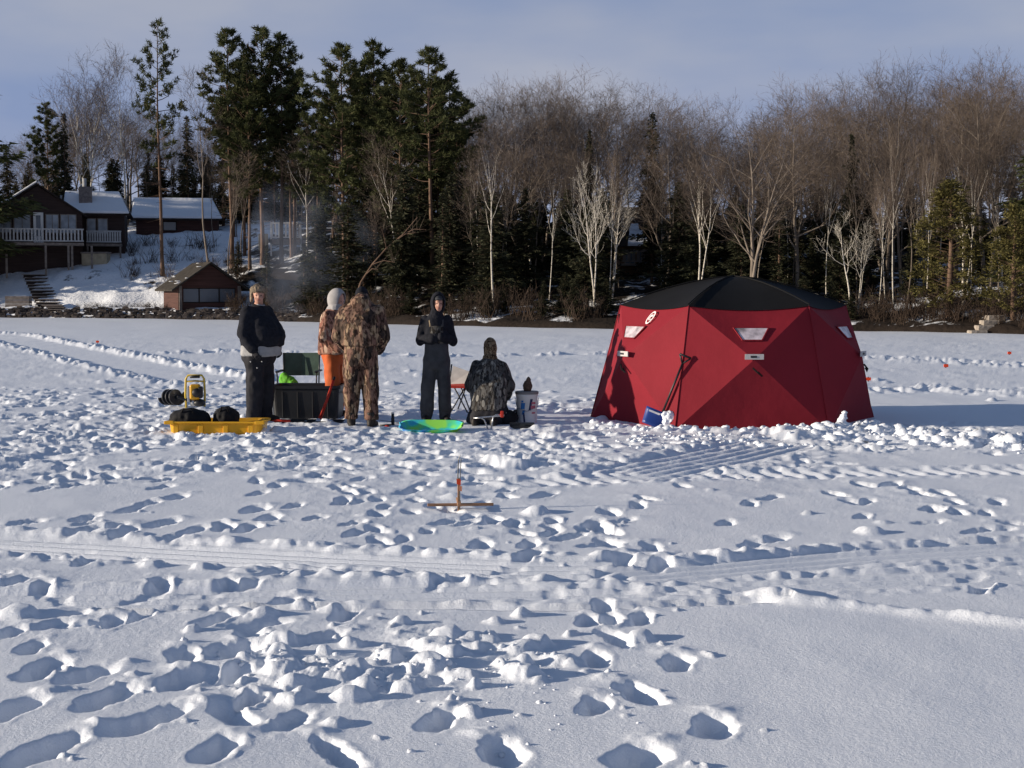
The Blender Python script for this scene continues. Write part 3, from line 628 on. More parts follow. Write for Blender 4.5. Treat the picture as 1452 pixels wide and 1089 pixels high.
row('spruce', [10, 40, 150, 170, 205, 225, 255, 285, 310, 340, 360, 380, 400, 420], 31, 38, [(0, 200), (150, 215), (420, 210)], 'dark spruce up the slope', 'evergreens behind the cottages', jit=10, wd=(1.0, 1.5))
row('birch', [440, 505, 560, 610, 760, 905, 1000, 1180, 1420], 5, 13, [(430, 190), (600, 210), (900, 200), (1420, 190)], 'pale birch stem deep in wood', 'birches deep in the wood', jit=14)
row('birch', list(range(700, 1450, 58)), 4, 12, [(700, 205), (1100, 215), (1450, 190)], 'thin white birch stem among the hardwoods', 'thin birches among the hardwoods', jit=22, wd=(.35, .55))
# the same wood goes on past both edges of the picture (its shade falls into view)
row('pine', [-60, -85, -110, -150, -175, -200, -230, -260, -300, -330, -380, -420], 3, 26, [(-420, 90), (0, 90)], 'tall pine', 'pines beyond the left edge', jit=20)
row('hemlock', list(range(-62, -420, -13)), 2, 20, [(-420, 205), (0, 215)], 'wide hemlock', 'hemlocks beyond the left edge', jit=16)
row('spruce', [-50, -90, -130, -180, -240, -300], 3, 10, [(-420, 215), (0, 200)], 'spruce by the water', 'spruces beyond the left edge', jit=16)
row('bare', [-40, -120, -220, -320, 1540, 1580, 1640], 12, 30, TOPS, 'bare tree of the lakeside wood', 'bare trees beyond the edges', jit=16)
row('hemlock', list(range(455, 1215, 34)), 1.2, 3.5, [(440, 385), (1215, 395)], 'low dark evergreen at the ice edge', 'low evergreens at the ice edge', jit=14, wd=(1.3, 2.0))
for k in range(90):
    px = RT.choice([RT.uniform(430, 860), RT.uniform(430, 860), RT.uniform(1215, 1460), RT.uniform(320, 450)]); y = 80.
    for _ in range(5): x = at(px, 410, y).x; y = float(shoreY(x))+.9
    y += RT.uniform(-.4, 2.2); plant('shrub', x, y, RT.uniform(.6, 1.7), 'leafless brown shrub on the bank '+WHERE(px).replace('above', 'behind').replace('over', 'behind'), 'shrubs along the bank', wide=1.2)

for k in range(40):
    px = RT.uniform(185, 345); y = 90.
    for _ in range(5): x = at(px, 410, y).x; y = float(shoreY(x))+4
    y += RT.uniform(2, 17); x = at(px, 410, y).x
    plant('shrub', x, y, RT.uniform(.5, 1.5), 'leafless brown shrub on the snowy slope by the boathouse', 'shrubs on the left slope', wide=1.4)
for k in range(16):
    px = RT.uniform(95, 240); y = 90.
    for _ in range(5): x = at(px, 410, y).x; y = float(shoreY(x))+2.6
    plant('shrub', x, y+RT.uniform(-.3, .3), RT.uniform(.3, .6), 'low brown scrub on the terrace edge right of the stairs', 'scrub on the terrace edge', wide=2.2)
# ---------------------------------------------------------------- cottages and other things on the shore
BROWN = mat('brown_siding', (.048, .032, .029), .8, .2, 2, .25, 14, .3, .02, stretch=(.3, .3, 6))
RED = mat('red_brown_siding', (.075, .036, .030), .8, .2, 2, .25, 14, .3, .02, stretch=(.3, .3, 6))
DARK = mat('dark_wood', (.035, .025, .022), .85, .2, 3, .3)
PALE = mat('pale_rail', (.42, .43, .44), .7, .2, 5, .2)
GREYW = mat('weathered_wood', (.20, .17, .15), .85, .1, 4, .3)
GLASS = mat('window_glass', (.10, .12, .15), .12, .6)
CURT = mat('curtain_glass', (.27, .31, .36), .35, .5, 1.5, .4)
WHITE = mat('white_paint', (.75, .75, .74), .6, .3)
STONE = mat('stone', (.30, .26, .22), .85, .2, 4, .4, 12, .5, .03)
SHING = mat('moss_shingle', (.045, .040, .035), .9, .1, 3, .4, 20, .5, .02)
TAN = mat('tan_block', (.40, .34, .24), .85, .1, 3, .2)
ROOFS = mat('roof_snow', (.85, .87, .91), .6, .2, 0, 0, 3, .5, .08)
BRICK = mat('chimney_block', (.22, .19, .18), .9, .1, 6, .3, 14, .4, .02)
def boxp(name, m, parent, lo, hi, bev=0):
    o = MB().box(lo, hi).build(name, m, parent)
    if bev: bevel(o, bev, 1)
    return o
def window(parent, x0, x1, z0, z1, y, glass, frame, mull=1):
    w = MB().box((x0, y, z0), (x1, y+.05, z1)).build('window', glass, parent)
    f = MB(); t = .06
    f.box((x0-t, y-.04, z0-t), (x0, y+.06, z1+t)).box((x1, y-.04, z0-t), (x1+t, y+.06, z1+t)).box((x0, y-.04, z1), (x1, y+.06, z1+t)).box((x0, y-.06, z0-t), (x1, y+.06, z0))
    for k in range(mull):
        xm = x0+(x1-x0)*(k+1)/(mull+1); f.box((xm-.02, y-.03, z0), (xm+.02, y+.04, z1))
    f.build('frame', frame, w); return w
def gable(mb, x0, x1, y0, y1, ze, zr, ov=.35, th=.12, oy=.4):
    """two roof slabs over a ridge that runs along y"""
    xm = (x0+x1)/2; sl = (zr-ze)/(xm-x0); out = []
    for s in (-1, 1):
        xe = xm+s*(xm-x0+ov); zo = ze-ov*sl
        a = [(xe, y0-oy, zo), (xm, y0-oy, zr), (xm, y1+oy, zr), (xe, y1+oy, zo)]
        if s > 0: a = a[::-1]
        out.append(a)
    for a in out:
        v = a+[(p[0], p[1], p[2]+th) for p in a]; mb.add(v, ((0,1,2,3),(7,6,5,4),(0,4,5,1),(1,5,6,2),(2,6,7,3),(3,7,4,0)))
def railing(parent, x0, x1, y, z, h=.9, n=16, mt=None):
    mt = mt or PALE
    r = MB().box((x0, y-.05, z+h-.09), (x1, y+.05, z+h)).build('top_rail', mt, parent)
    MB().box((x0, y-.03, z+.08), (x1, y+.03, z+.16)).build('bottom_rail', mt, parent)
    me = MB().box((-.055, -.02, 0), (.055, .02, h-.25)).mesh('baluster', mt)
    for k in range(n): link('baluster', me, parent, (x0+(x1-x0)*(k+.5)/n, y, z+.16))
def wx_(px, Y): return at(px, 410, Y).x
def wz_(py, Y): return at(726, py, Y).z
# cottage with the gable and the long deck
Yc = 101.5; x0, x1 = wx_(-24, Yc), wx_(97, Yc); gz = wz_(384, Yc-1); zd = wz_(345, Yc); ze = wz_(303, Yc); zr = wz_(262, Yc)
r0 = Vector(((x0+x1)/2, Yc+3, gz)); hs = empty('cottage', r0, math.radians(17)); W2 = (x1-x0)/2
zd -= gz; ze -= gz; zr -= gz
wl_ = MB().box((-W2, -3, -.5), (W2, 4.5, ze)); wl_.add([(-W2, -3, ze), (W2, -3, ze), (0, -3, zr-.05), (-W2, 4.5, ze), (W2, 4.5, ze), (0, 4.5, zr-.05)], ((0, 1, 2), (5, 4, 3)))
wl_.build('wall', BROWN, hs)
rf = MB(); gable(rf, -W2, W2, -3, 4.5, ze, zr); rf = rf.build('roof', DARK, hs)
sn = MB(); gable(sn, -W2, W2, -3, 4.5, ze+.14, zr+.14, .25, .16, .32); sn.v = sn.v[:8]; sn.f = sn.f[:6]; sn.m = sn.m[:6]; sn = sn.build('roof_snow', ROOFS, rf); bevel(sn, .07)
for a, b_ in ((5, 26), (48, 64), (68, 88)):
    window(hs, wx_(a, Yc)-r0.x, wx_(b_, Yc)-r0.x, zd+.75, zd+1.95, -3.05, CURT, GREYW, 1)
window(hs, wx_(-18, Yc)-r0.x, wx_(0, Yc)-r0.x, zd+.75, zd+1.95, -3.05, CURT, GREYW, 1)
dx0, dx1 = wx_(30.5, Yc)-r0.x, wx_(44, Yc)-r0.x
dr = MB().box((dx0, -3.08, zd+.05), (dx1, -3.0, zd+2.1)).build('door', WHITE, hs); MB().box((dx0+.18, -3.1, zd+.5), (dx1-.18, -3.07, zd+1.9)).build('pane', GLASS, dr)
MB().box((-W2-.1, -5.0, zd-.18), (W2+.05, -3, zd)).build('deck', GREYW, hs)
railing(hs, -W2-.1, W2+.05, -4.95, zd, .95, 26)
for px in (-20, 33, 64, 69, 96): 
    xx = wx_(px, Yc-2)-r0.x; MB().box((xx-.07, -4.98, -.5), (xx+.07, -4.84, zd-.18)).build('post', GREYW, hs)
ch = MB().box((W2-.15, 0, ze-.6), (W2+.75, .9, zr+.15)).build('chimney', BRICK, hs); MB().tube([(W2+.25, .4, zr+.15), (W2+.25, .4, zr+.75)], .14, 10).build('flue', PALE, ch)
for k in range(3): MB().tube([(W2-.75-.3*k, 1.5, zr-1.0), (W2-.75-.3*k, 1.5, zr-.15-.12*k)], .08, 8).build('vent_pipe', PALE, hs)
tag(hs, 'brown gabled cottage with long pale-railed deck at the left edge', 'cottage')
# second cottage, snow on the slope towards the lake
Y2 = 105.0; x0, x1 = wx_(100, Y2), wx_(177, Y2); gz = wz_(372, Y2); r0 = Vector(((x0+x1)/2, Y2, gz)); hs = empty('cottage', r0, math.radians(12)); W2 = (x1-x0)/2
ze = wz_(304, Y2)-gz; zr = wz_(277, Y2+2.2)-gz; zb = wz_(346, Y2)-gz
MB().box((-W2, 0, zb-.9), (W2, 4.6, ze)).build('wall', BROWN, hs); MB().box((-W2+.05, .06, -1), (W2-.3, 4.5, zb-.9)).build('foundation', BRICK, hs)
def slope_roof(parent, W2, ze, zr, run, mt, ov=.4):
    e = .45
    v = [(-W2-ov, -e, ze-.1), (W2+ov, -e, ze-.1), (W2-.4, run, zr), (-W2-ov, run, zr), (W2+ov, 2*run+e, ze-.1), (-W2-ov, 2*run+e, ze-.1)]
    b = MB(); v2 = v+[(p[0], p[1], p[2]+.12) for p in v]
    b.add(v2, ((3,2,1,0),(5,4,2,3),(6,7,8,9),(9,8,10,11),(0,1,7,6),(1,2,8,7),(2,4,10,8),(4,5,11,10),(5,3,9,11),(3,0,6,9))); o = b.build('roof', mt, parent)
    b = MB(); v2 = [(p[0]*.99, p[1], p[2]+.13) for p in v]+[(p[0]*.97, p[1]*.99, p[2]+.32) for p in v]
    b.add(v2, ((3,2,1,0),(5,4,2,3),(6,7,8,9),(9,8,10,11),(0,1,7,6),(1,2,8,7),(2,4,10,8),(4,5,11,10),(5,3,9,11),(3,0,6,9))); s_ = b.build('roof_snow', ROOFS, o); bevel(s_, .07); return o
slope_roof(hs, W2, ze, zr, 2.3, DARK)
for a, b_ in ((126, 137), (141, 153)): window(hs, wx_(a, Y2)-r0.x, wx_(b_, Y2)-r0.x, zb+.75, zb+1.75, -.05, CURT, GREYW, 0)
bx0, bx1 = wx_(119, Y2-1.2)-r0.x, wx_(167, Y2-1.2)-r0.x
MB().box((bx0, -1.3, zb-.18), (bx1, 0, zb)).build('balcony', GREYW, hs); railing(hs, bx0, bx1, -1.25, zb, .9, 14)
for xx in (bx0+.08, bx1-.08): MB().box((xx-.06, -1.28, -.9), (xx+.06, -1.16, zb-.18)).build('post', GREYW, hs)
tag(hs, 'brown cottage with bright snow on its roof and a small balcony', 'cottage')
yb = Y2-2.6; o = empty('storage_box', (wx_(137, yb), yb, lz(wx_(137, yb), yb)-.1)); MB().box((-.85, -.5, 0), (.85, .5, .8)).build('box', TAN, o); bevel(MB().box((-.92, -.56, .8), (.92, .56, .92)).build('lid', GREYW, o), .02)
tag(o, 'tan storage box under the small balcony', 'box')
# long low building behind the lone pine
Y3 = 113.0; x0, x1 = wx_(196, Y3), wx_(309, Y3); gz = wz_(333, Y3); r0 = Vector(((x0+x1)/2, Y3, gz)); hs = empty('cabin', r0, math.radians(10)); W2 = (x1-x0)/2
ze = wz_(311, Y3)-gz; zr = wz_(286, Y3+2.5)-gz; MB().box((-W2, 0, -1.2), (W2, 5, ze)).build('wall', RED, hs); slope_roof(hs, W2, ze, zr, 2.5, DARK)
window(hs, -1.0, -.1, .35, .95, -.05, GLASS, DARK, 0)
tag(hs, 'long low red brown cabin with snowy roof behind the lone pine', 'cabin')
# boathouse near the water
Y4 = 89.0; xc = wx_(286, Y4); gz = wz_(439, Y4); hs = empty('boathouse', (xc, Y4, gz), math.radians(24)); w, d = 1.85, 2.2; ze, zr = 1.42, 2.72
b = MB().box((-w, -d, -.4), (w, d, .42)); b.box((-w, -d, .42), (-w+.3, d, ze)).box((w-.3, -d, .42), (w, d, ze)).box((-w+.3, -d+.3, .42), (w-.3, d, ze)).box((-w+.3, -d, ze-.12), (w-.3, -d+.3, ze))
b.add([(-w, -d, ze), (w, -d, ze), (0, -d, zr-.05), (-w, d, ze), (w, d, ze), (0, d, zr-.05)], ((0, 1, 2), (5, 4, 3), (0, 3, 4, 1))); b.build('wall', RED, hs)
for xa, xb in ((-w+.34, -.62), (-.56, .56), (.62, w-.34)): window(hs, xa, xb, .48, ze-.18, -d+.2, GLASS, DARK, 0)
rf = MB(); gable(rf, -w, w, -d, d, ze, zr, .45, .1, .5); rf = rf.build('roof', SHING, hs); sn = MB(); 
for k in range(9):
    f = RT.random(); yy = RT.uniform(-d-.3, d+.3); s_ = RT.choice([-1, -1, 1]); xx = s_*f*(w+.3); zz = zr-(abs(xx))*(zr-ze)/w+.11; sn.ball((xx, yy, zz), (RT.uniform(.1, .3), RT.uniform(.1, .35), .025), 8, 4)
sn.build('snow_patch', ROOFS, rf, True)
for xx in (-w+.12, w-.12): MB().box((xx-.08, -d-.12, -.3), (xx+.08, -d+.0, ze)).build('post', GREYW, hs)
tag(hs, 'small red brown boathouse with shingled roof at the water', 'boathouse')
# stairs from the lower deck to the ice
st = empty('lake_stairs', (wx_(66, 95), 95, 0)); mtread = MB().box((-.78, -.19, -.05), (.78, .19, .0)).mesh('step', GREYW)
for i in range(17):
    t = 9.6-9.5*i/16; px = 49+32*i/16; y = float(shoreY(wx_(px, 95)))+t; x = wx_(px, y); z = lz(x, y)+.16
    o = link('step', mtread, st, Vector((x, y, z))-st.location); o.scale = (1.0 if i < 11 else .7, 1, 1)
    MB().box((-.75*(1 if i < 11 else .7), -.05, -.35), (.75*(1 if i < 11 else .7), .0, -.05)).build('riser', DARK, st, loc=Vector((x, y+.1, z))-st.location)
tag(st, 'flight of wooden stairs from the left cottage down to the ice', 'stairs')
yb = float(shoreY(wx_(25, 92)))+3; o = empty('planter', (wx_(26, yb), yb, lz(wx_(26, yb), yb)-.1)); 
for k in range(3): MB().box((-.75, -.3, .06+.25*k), (.75, .3, .29+.25*k)).build('plank', GREYW, o)
tag(o, 'low grey plank planter left of the stairs', 'planter')
# rubble along the foot of the left bank (too small to count)
rb = MB(); rr = random.Random(9)
for k in range(1100):
    px = rr.uniform(-60, 455); x = wx_(px, 88); y = float(shoreY(x))+rr.uniform(-.1, 1.3); s_ = rr.uniform(.05, .17); c0 = Vector((x, y, lz(x, y)+rr.uniform(-.1, .08)))
    v = [c0+Vector((a*rr.uniform(.6, 1.1), b_*rr.uniform(.6, 1.1), c_*rr.uniform(.45, .9)))*s_ for a in (-1, 1) for b_ in (-1, 1) for c_ in (-1, 1)]
    rb.add(v, ((0,1,3,2),(4,6,7,5),(0,4,5,1),(2,3,7,6),(0,2,6,4),(1,5,7,3)))
o = rb.build('bank_rubble', mat('dark_rubble', (.085, .07, .062), .9, .15, 3, .5, 12, .5, .03)); tag(o, 'dark rubble along the foot of the left bank', 'rubble', kind='stuff')
# pale railed platform up among the pines
Yp = 98.0; o = empty('railed_platform', (wx_(405, Yp), Yp, wz_(338, Yp)-.6)); ox = o.location
MB().box((wx_(384, Yp)-ox.x, 0, .2), (wx_(428, Yp)-ox.x, 1.6, .55)).build('deck', GREYW, o)
railing(o, wx_(384, Yp)-ox.x, wx_(428, Yp)-ox.x, .05, .55, 1.1, 9, WHITE)
for px in (385, 398, 412, 427): MB().box((wx_(px, Yp)-ox.x-.05, 0, -.8), (wx_(px, Yp)-ox.x+.05, .1, 1.6)).build('post', WHITE, o)
for k, px in enumerate((371, 377)): bevel(MB().box((wx_(px, Yp)-ox.x-.15, -.2, -.2), (wx_(px, Yp)-ox.x+.15, .3, .9)).build('block', TAN, o), .03, 1)
tag(o, 'white railed platform among the pine trunks above the boathouse', 'platform')
# house half hidden behind the tent
Y5 = 82.0; gz = lz(wx_(905, Y5), Y5); o = empty('house', (wx_(905, Y5), Y5, gz)); k = Y5/FPX; ze = wz_(347, Y5)-gz; zr = wz_(293, Y5+2)-gz
MB().box((-26*k, 0, -.5), (25*k, 5, ze)).build('wall', mat('ochre_siding', (.17, .095, .05), .8, .2, 2, .25), o)
b = MB(); b.add([(-30*k, -.5, ze-.1), (30*k, -.5, ze-.1), (26*k, 2.4, zr), (-26*k, 2.4, zr), (30*k, 5.4, ze-.1), (-30*k, 5.4, ze-.1)], ((0,1,2,3),(3,2,4,5),(0,3,5),(1,4,2),(0,5,4,1))); rf = b.build('roof', DARK, o)
b = MB(); sl = (zr-ze+.1)/2.9
for (xa, xb, ya, yb_) in ((-16, 8, -.5, .55), (-12, 2, .5, 1.0), (9, 16, -.5, .0)):
    z0, z1 = ze-.1+(ya+.5)*sl, ze-.1+(yb_+.5)*sl; b.add([(xa*k, ya, z0+.02), (xb*k, ya, z0+.02), (xb*k*.8, yb_, z1+.02), (xa*k*.7, yb_, z1+.02), (xa*k, ya, z0+.16), (xb*k, ya, z0+.16), (xb*k*.8, yb_, z1+.12), (xa*k*.7, yb_, z1+.12)], ((4,5,6,7),(0,1,5,4),(1,2,6,5),(2,3,7,6),(3,0,4,7)))
b.build('roof_snow', ROOFS, rf)
for xa in (-18, 2): window(o, xa*k, (xa+12)*k, ze-1.1, ze-.3, -.05, GLASS, GREYW, 1)
MB().box((-26*k, -1.3, .5), (25*k, 0, .62)).build('deck', GREYW, o); railing(o, -26*k, 25*k, -1.25, .62, .7, 8, GREYW)
tag(o, 'ochre house with snow patch on dark roof, half hidden by trees', 'house')
# slab steps on the right bank
sx = empty('stone_steps', (wx_(1400, 60), 60, 0))
for i, (px, py) in enumerate(((1387, 473), (1397, 467), (1404, 462), (1411, 456))):
    y = float(shoreY(wx_(px, 59)))+.15+.55*i; p = Vector((wx_(px, y), y, .12+.19*i)); 
    bevel(MB().box((-.33, -.28, -.25), (.33, .28, .0)).build('step', STONE, sx, loc=p-sx.location), .03, 1)
tag(sx, 'four pale slab steps on the right bank by the cedar', 'steps')
# ---------------------------------------------------------------- tent and camp gear
TRED = mat('red_fabric', (.21, .014, .024), .75, .15, 1.2, .10, 3.2, .35, .03)
TBLK = mat('black_fabric', (.008, .008, .009), .8, .15, 2, .2, 6, .15, .02)
CLEAR = mat('clear_vinyl', (.50, .44, .47), .25, .5, 9, .55)  # opaque pale colour stands in for snow reflected in the clear plastic
GTAG = mat('grey_tag', (.50, .48, .47), .6, .3)
BLACK = mat('black_plastic', (.012, .013, .016), .45, .4, 6, .2)
YEL = mat('yellow_plastic', (.70, .36, .012), .42, .4, 3, .08)
STEEL = mat('steel', (.45, .46, .48), .35, .5, metal=.9)
def place(px, py, sink=.0, r=.12):
    p = P(px, py); p.z = gmean(p.x, p.y, r)-sink; return p
tc_ = P(1037, 597); tc_.y = 19.85; tc_.x = at(1039, 500, 19.85).x
tent = empty('ice_fishing_tent', (tc_.x, tc_.y, -.02)); tag(tent, 'red hub-style ice shelter with black roof', 'tent')
RT_, RB_, ZT, ZA, ZH = 1.50, 1.90, 1.53, 1.91, .88
def hexv(R_, k, z): a = math.radians(-120+60*k); return Vector((R_*math.cos(a), R_*math.sin(a), z))
hubs = []
for k in range(6):
    a, b, c_, d_ = hexv(RB_, k, 0), hexv(RB_, k+1, 0), hexv(RT_, k+1, ZT), hexv(RT_, k, ZT)
    n = (a+b).to_3d(); n.z = 0; n.normalize(); hub = n*(math.cos(math.pi/6)*(RB_*(1-ZH/ZT)+RT_*ZH/ZT)+.32)+Vector((0, 0, ZH)); hubs.append((hub, n))
    mb = MB(); M_ = 10
    for (p, q) in ((a, b), (b, c_), (c_, d_), (d_, a)):           # four taut triangles meeting in the hub
        vs_, fs_ = [], []; idx = {}
        for i in range(M_+1):
            for j in range(M_+1-i):
                u, v = i/M_, j/M_; pt = hub*(1-u-v)+p*u+q*v
                sag = u*v*(1-u-v)*27*.010
                pt = pt-n*sag
                if p.z+q.z > 2: pt.z -= 4*u*v*.055
                idx[i, j] = len(vs_); vs_.append(pt)
        for i in range(M_):
            for j in range(M_-i):
                fs_.append((idx[i, j], idx[i+1, j], idx[i, j+1]))
                if i+j < M_-1: fs_.append((idx[i+1, j], idx[i+1, j+1], idx[i, j+1]))
        mb.add(vs_, fs_)
    mb.build('wall_panel', TRED, tent, True)
    # stitched seam along each corner and hub tag
    MB().tube([a*1.004, a.lerp(d_, .5)*1.002, d_*1.003], .007, 5).build('corner_seam', TRED, tent)
    t1 = n.cross(Vector((0, 0, 1))).normalized()
    M = Matrix.Translation(hub+n*.012+Vector((0, 0, .035))) @ Matrix((t1, n, (0, 0, 1))).transposed().to_4x4()
    tg = MB().box((-.115, -.006, -.033), (.115, .006, .033), M=M).build('hub_tag', GTAG, tent); MB().box((-.03, .006, -.012), (.045, .010, .012), M=M).build('tag_print', BLACK, tg)
    st_ = [hub+n*.03+Vector((0, 0, -.10))+t1*.02, hub+n*.06+Vector((0, 0, -.16))+t1*-.04, hub+n*.04+Vector((0, 0, -.20))+t1*-.09, hub+n*.03+Vector((0, 0, -.15))+t1*-.04]
    MB().tube(st_, .012, 5).build('pull_strap', TBLK, tent)
# roof: six black gores over bent poles
mb = MB(); M_ = 10; apex = Vector((0, 0, ZA))
for k in range(6):
    p, q = hexv(RT_+.02, k, ZT+.012), hexv(RT_+.02, k+1, ZT+.012); vs_, fs_, idx = [], [], {}
    for i in range(M_+1):
        for j in range(i+1):
            s_ = i/M_; e = p.lerp(q, j/max(i, 1)); pt = Vector((e.x*s_, e.y*s_, ZA-(ZA-ZT)*(s_**1.55)))
            f = j/max(i, 1); pt.z -= .055*4*f*(1-f)*s_; w = 1; pt.x *= w; pt.y *= w
            idx[i, j] = len(vs_); vs_.append(pt)
    for i in range(M_):
        for j in range(i+1):
            fs_.append((idx[i, j], idx[i+1, j], idx[i+1, j+1]))
            if j < i: fs_.append((idx[i, j], idx[i+1, j+1], idx[i, j+1]))
    mb.add(vs_, fs_)
rf = mb.build('roof', TBLK, tent, True)
for k in range(6):
    p = hexv(RT_+.02, k, 0); MB().tube([Vector((p.x*s_, p.y*s_, ZA-(ZA-ZT-.012)*s_**1.55+.008)) for s_ in (0, .2, .4, .6, .8, 1)], .009, 5).build('roof_seam', TBLK, rf)
def on_panel(k, u, z, off=.004):
    """a spot on the upper triangle of wall k: u metres sideways, height z"""
    hub, n = hubs[k]; t1 = Vector((-n.y, n.x, 0)); top = n*(math.cos(math.pi/6)*RT_)+Vector((0, 0, ZT)); f = (z-hub.z)/(ZT-hub.z)
    c_ = hub.lerp(top, f); return c_+t1*u+n*off
for k, mk in ((5, 1), (0, 1), (1, 1)):
    so = -.13 if k == 5 else 0; cs = [on_panel(k, so-.22, 1.265), on_panel(k, so+.22, 1.265), on_panel(k, so*.9+.12, 1.11), on_panel(k, so*.9-.12, 1.11)]
    n = hubs[k][1]; wv = MB().add([c_ for c_ in cs]+[c_-n*.012 for c_ in cs], ((0, 1, 2, 3), (7, 6, 5, 4), (0, 4, 5, 1), (1, 5, 6, 2), (2, 6, 7, 3), (3, 7, 4, 0))).build('window', CLEAR, tent)
    fr = MB()
    for i in range(4): fr.tube([cs[i], cs[(i+1) % 4]], .010, 5)
    fr.build('window_edge', TRED, wv)
# oval white emblem on the left wall: a ring round a hooded head
mw = mat('white_print', (.80, .78, .78), .6, .2); e = []
kk = 5
def emb(u, v): return on_panel(kk, .10+u*.70+v*.16, 1.375+v*.82, .008)
ring = MB(); N_ = 20
for i in range(N_):
    a, b = 2*math.pi*i/N_, 2*math.pi*(i+1)/N_
    ring.add([emb(.088*math.cos(a), .10*math.sin(a)), emb(.088*math.cos(b), .10*math.sin(b)), emb(.062*math.cos(b), .078*math.sin(b)), emb(.062*math.cos(a), .078*math.sin(a))], ((0, 1, 2, 3),))
ring.add([emb(*p) for p in ((-.05, -.02), (-.035, .035), (.01, .055), (.045, .03), (.03, .01), (.005, .02), (-.012, .0), (-.02, -.045))], (tuple(range(8)),))
ring.add([emb(*p) for p in ((.0, -.03), (.03, -.012), (.045, -.02), (.02, -.05))], ((0, 1, 2, 3),))
eb = ring.build('emblem', mw, tent)
# zip line of the door on the left wall and its pull
a, d_ = hexv(RB_, 5, 0), hexv(RT_, 5, ZT); n = hubs[5][1]
zp = [a.lerp(d_, f)+Vector((0, 0, 0)) for f in (.92, .8, .68, .56)]; t5 = Vector((-n.y, n.x, 0))
zp = [p+n*.03+t5*o_ for p, o_ in zip(zp, (.06, .14, .19, .20))]; MB().tube(zp, .012, 5).build('door_zip', TBLK, tent)
def blob(name, mt, parts, vox=.02, smooth=6, parent=None, loc=None, amp=0, fs=9):
    mb = MB()
    for q in parts: mb.ball(*q) if len(q) > 1 else None
    return skinned(name, mb, mt, vox, smooth, parent, loc, amp, fs)
def skinned(name, mb, mt, vox=.015, smooth=5, parent=None, loc=None, amp=0.0, fs=9, stretch=(1, 1, 1)):
    """weld overlapping closed shapes into one continuous smooth surface"""
    me = mb.mesh(name); o = link('tmp', me); r = o.modifiers.new('r', 'REMESH'); r.mode = 'VOXEL'; r.voxel_size = vox
    s_ = o.modifiers.new('s', 'SMOOTH'); s_.factor = .5; s_.iterations = smooth
    dg = bpy.context.evaluated_depsgraph_get(); dg.update(); me2 = bpy.data.meshes.new_from_object(o.evaluated_get(dg)); bpy.data.objects.remove(o); bpy.data.meshes.remove(me)
    me2.name = name; n = len(me2.vertices); me2.materials.clear(); me2.materials.append(mt)
    if amp:
        co = np.empty(n*3); no = np.empty(n*3); me2.vertices.foreach_get('co', co); me2.vertex_normals.foreach_get('vector', no); co = co.reshape(-1, 3); no = no.reshape(-1, 3)
        dsp = np.array([mnoise.noise(Vector((a*fs*stretch[0], b*fs*stretch[1], c_*fs*stretch[2])))+.5*mnoise.noise(Vector((a*fs*2.1*stretch[0]+9, b*fs*2.1*stretch[1], c_*fs*2.1*stretch[2]))) for a, b, c_ in co])
        dsp = np.sign(dsp)*np.abs(dsp)**.8
        co += no*(dsp*amp)[:, None]; me2.vertices.foreach_set('co', co.ravel().astype(np.float32))
    me2.polygons.foreach_set('use_smooth', [True]*len(me2.polygons)); me2.update()
    return link(name, me2, parent, loc)
# snow shovel leaning on the tent
sb = P(932, 606.5); sb.z = gmean(sb.x, sb.y); sh = empty('snow_shovel', sb); tag(sh, 'blue snow shovel with black handle leaning against the red tent', 'shovel')
top = at(972, 505, 18.34)-sb; BLU = mat('blue_plastic', (.016, .045, .22), .4, .4)
base = Vector((.06, 0, .17)); dv = (top-base).normalized(); sd = Vector((1, 0, 0)); sd = (sd-dv*sd.dot(dv)).normalized(); nn = sd.cross(dv)
MB().tube([base, base.lerp(top, .5), top-dv*.10], .014, 8).build('handle', BLACK, sh, True)
g = MB(); tri = [top-dv*.10, top+sd*.075, top-sd*.075]
g.tube([tri[0], tri[1]], .012, 6).tube([tri[1], tri[2]], .014, 6).tube([tri[2], tri[0]], .012, 6); g.build('grip', BLACK, sh, True)
bl = MB(); rows_ = []
for i in range(7):
    v = i/6; row_ = []
    for j in range(9):
        u = j/8-.5; row_.append(base+dv*(.02-.21*v)+sd*(u*(.42-.03*v))+nn*(.05*math.cos(u*3.0)-.05+.05*v*v+.02))
    rows_.append(row_)
bl.loft(rows_, cap=False, closed=False); bo = bl.build('blade', BLU, sh, True); m_ = bo.modifiers.new('t', 'SOLIDIFY'); m_.thickness = .008
MB().box((-.09, -.003, -.012), (.06, .003, .012), M=Matrix.Translation(base+dv*-.02+sd*(-.08)+nn*.026) @ Matrix((sd, nn, dv)).transposed().to_4x4()).build('blade_print', mw, bo)
rr = random.Random(4); sc_ = MB()
for k in range(16): sc_.ball(base+dv*(.04-.24*rr.random())+sd*rr.uniform(.02, .20)+nn*rr.uniform(.02, .05), rr.uniform(.025, .055), 8, 5)
skinned('clinging_snow', sc_, SNOW, .012, 1, sh, None, .018, 28)
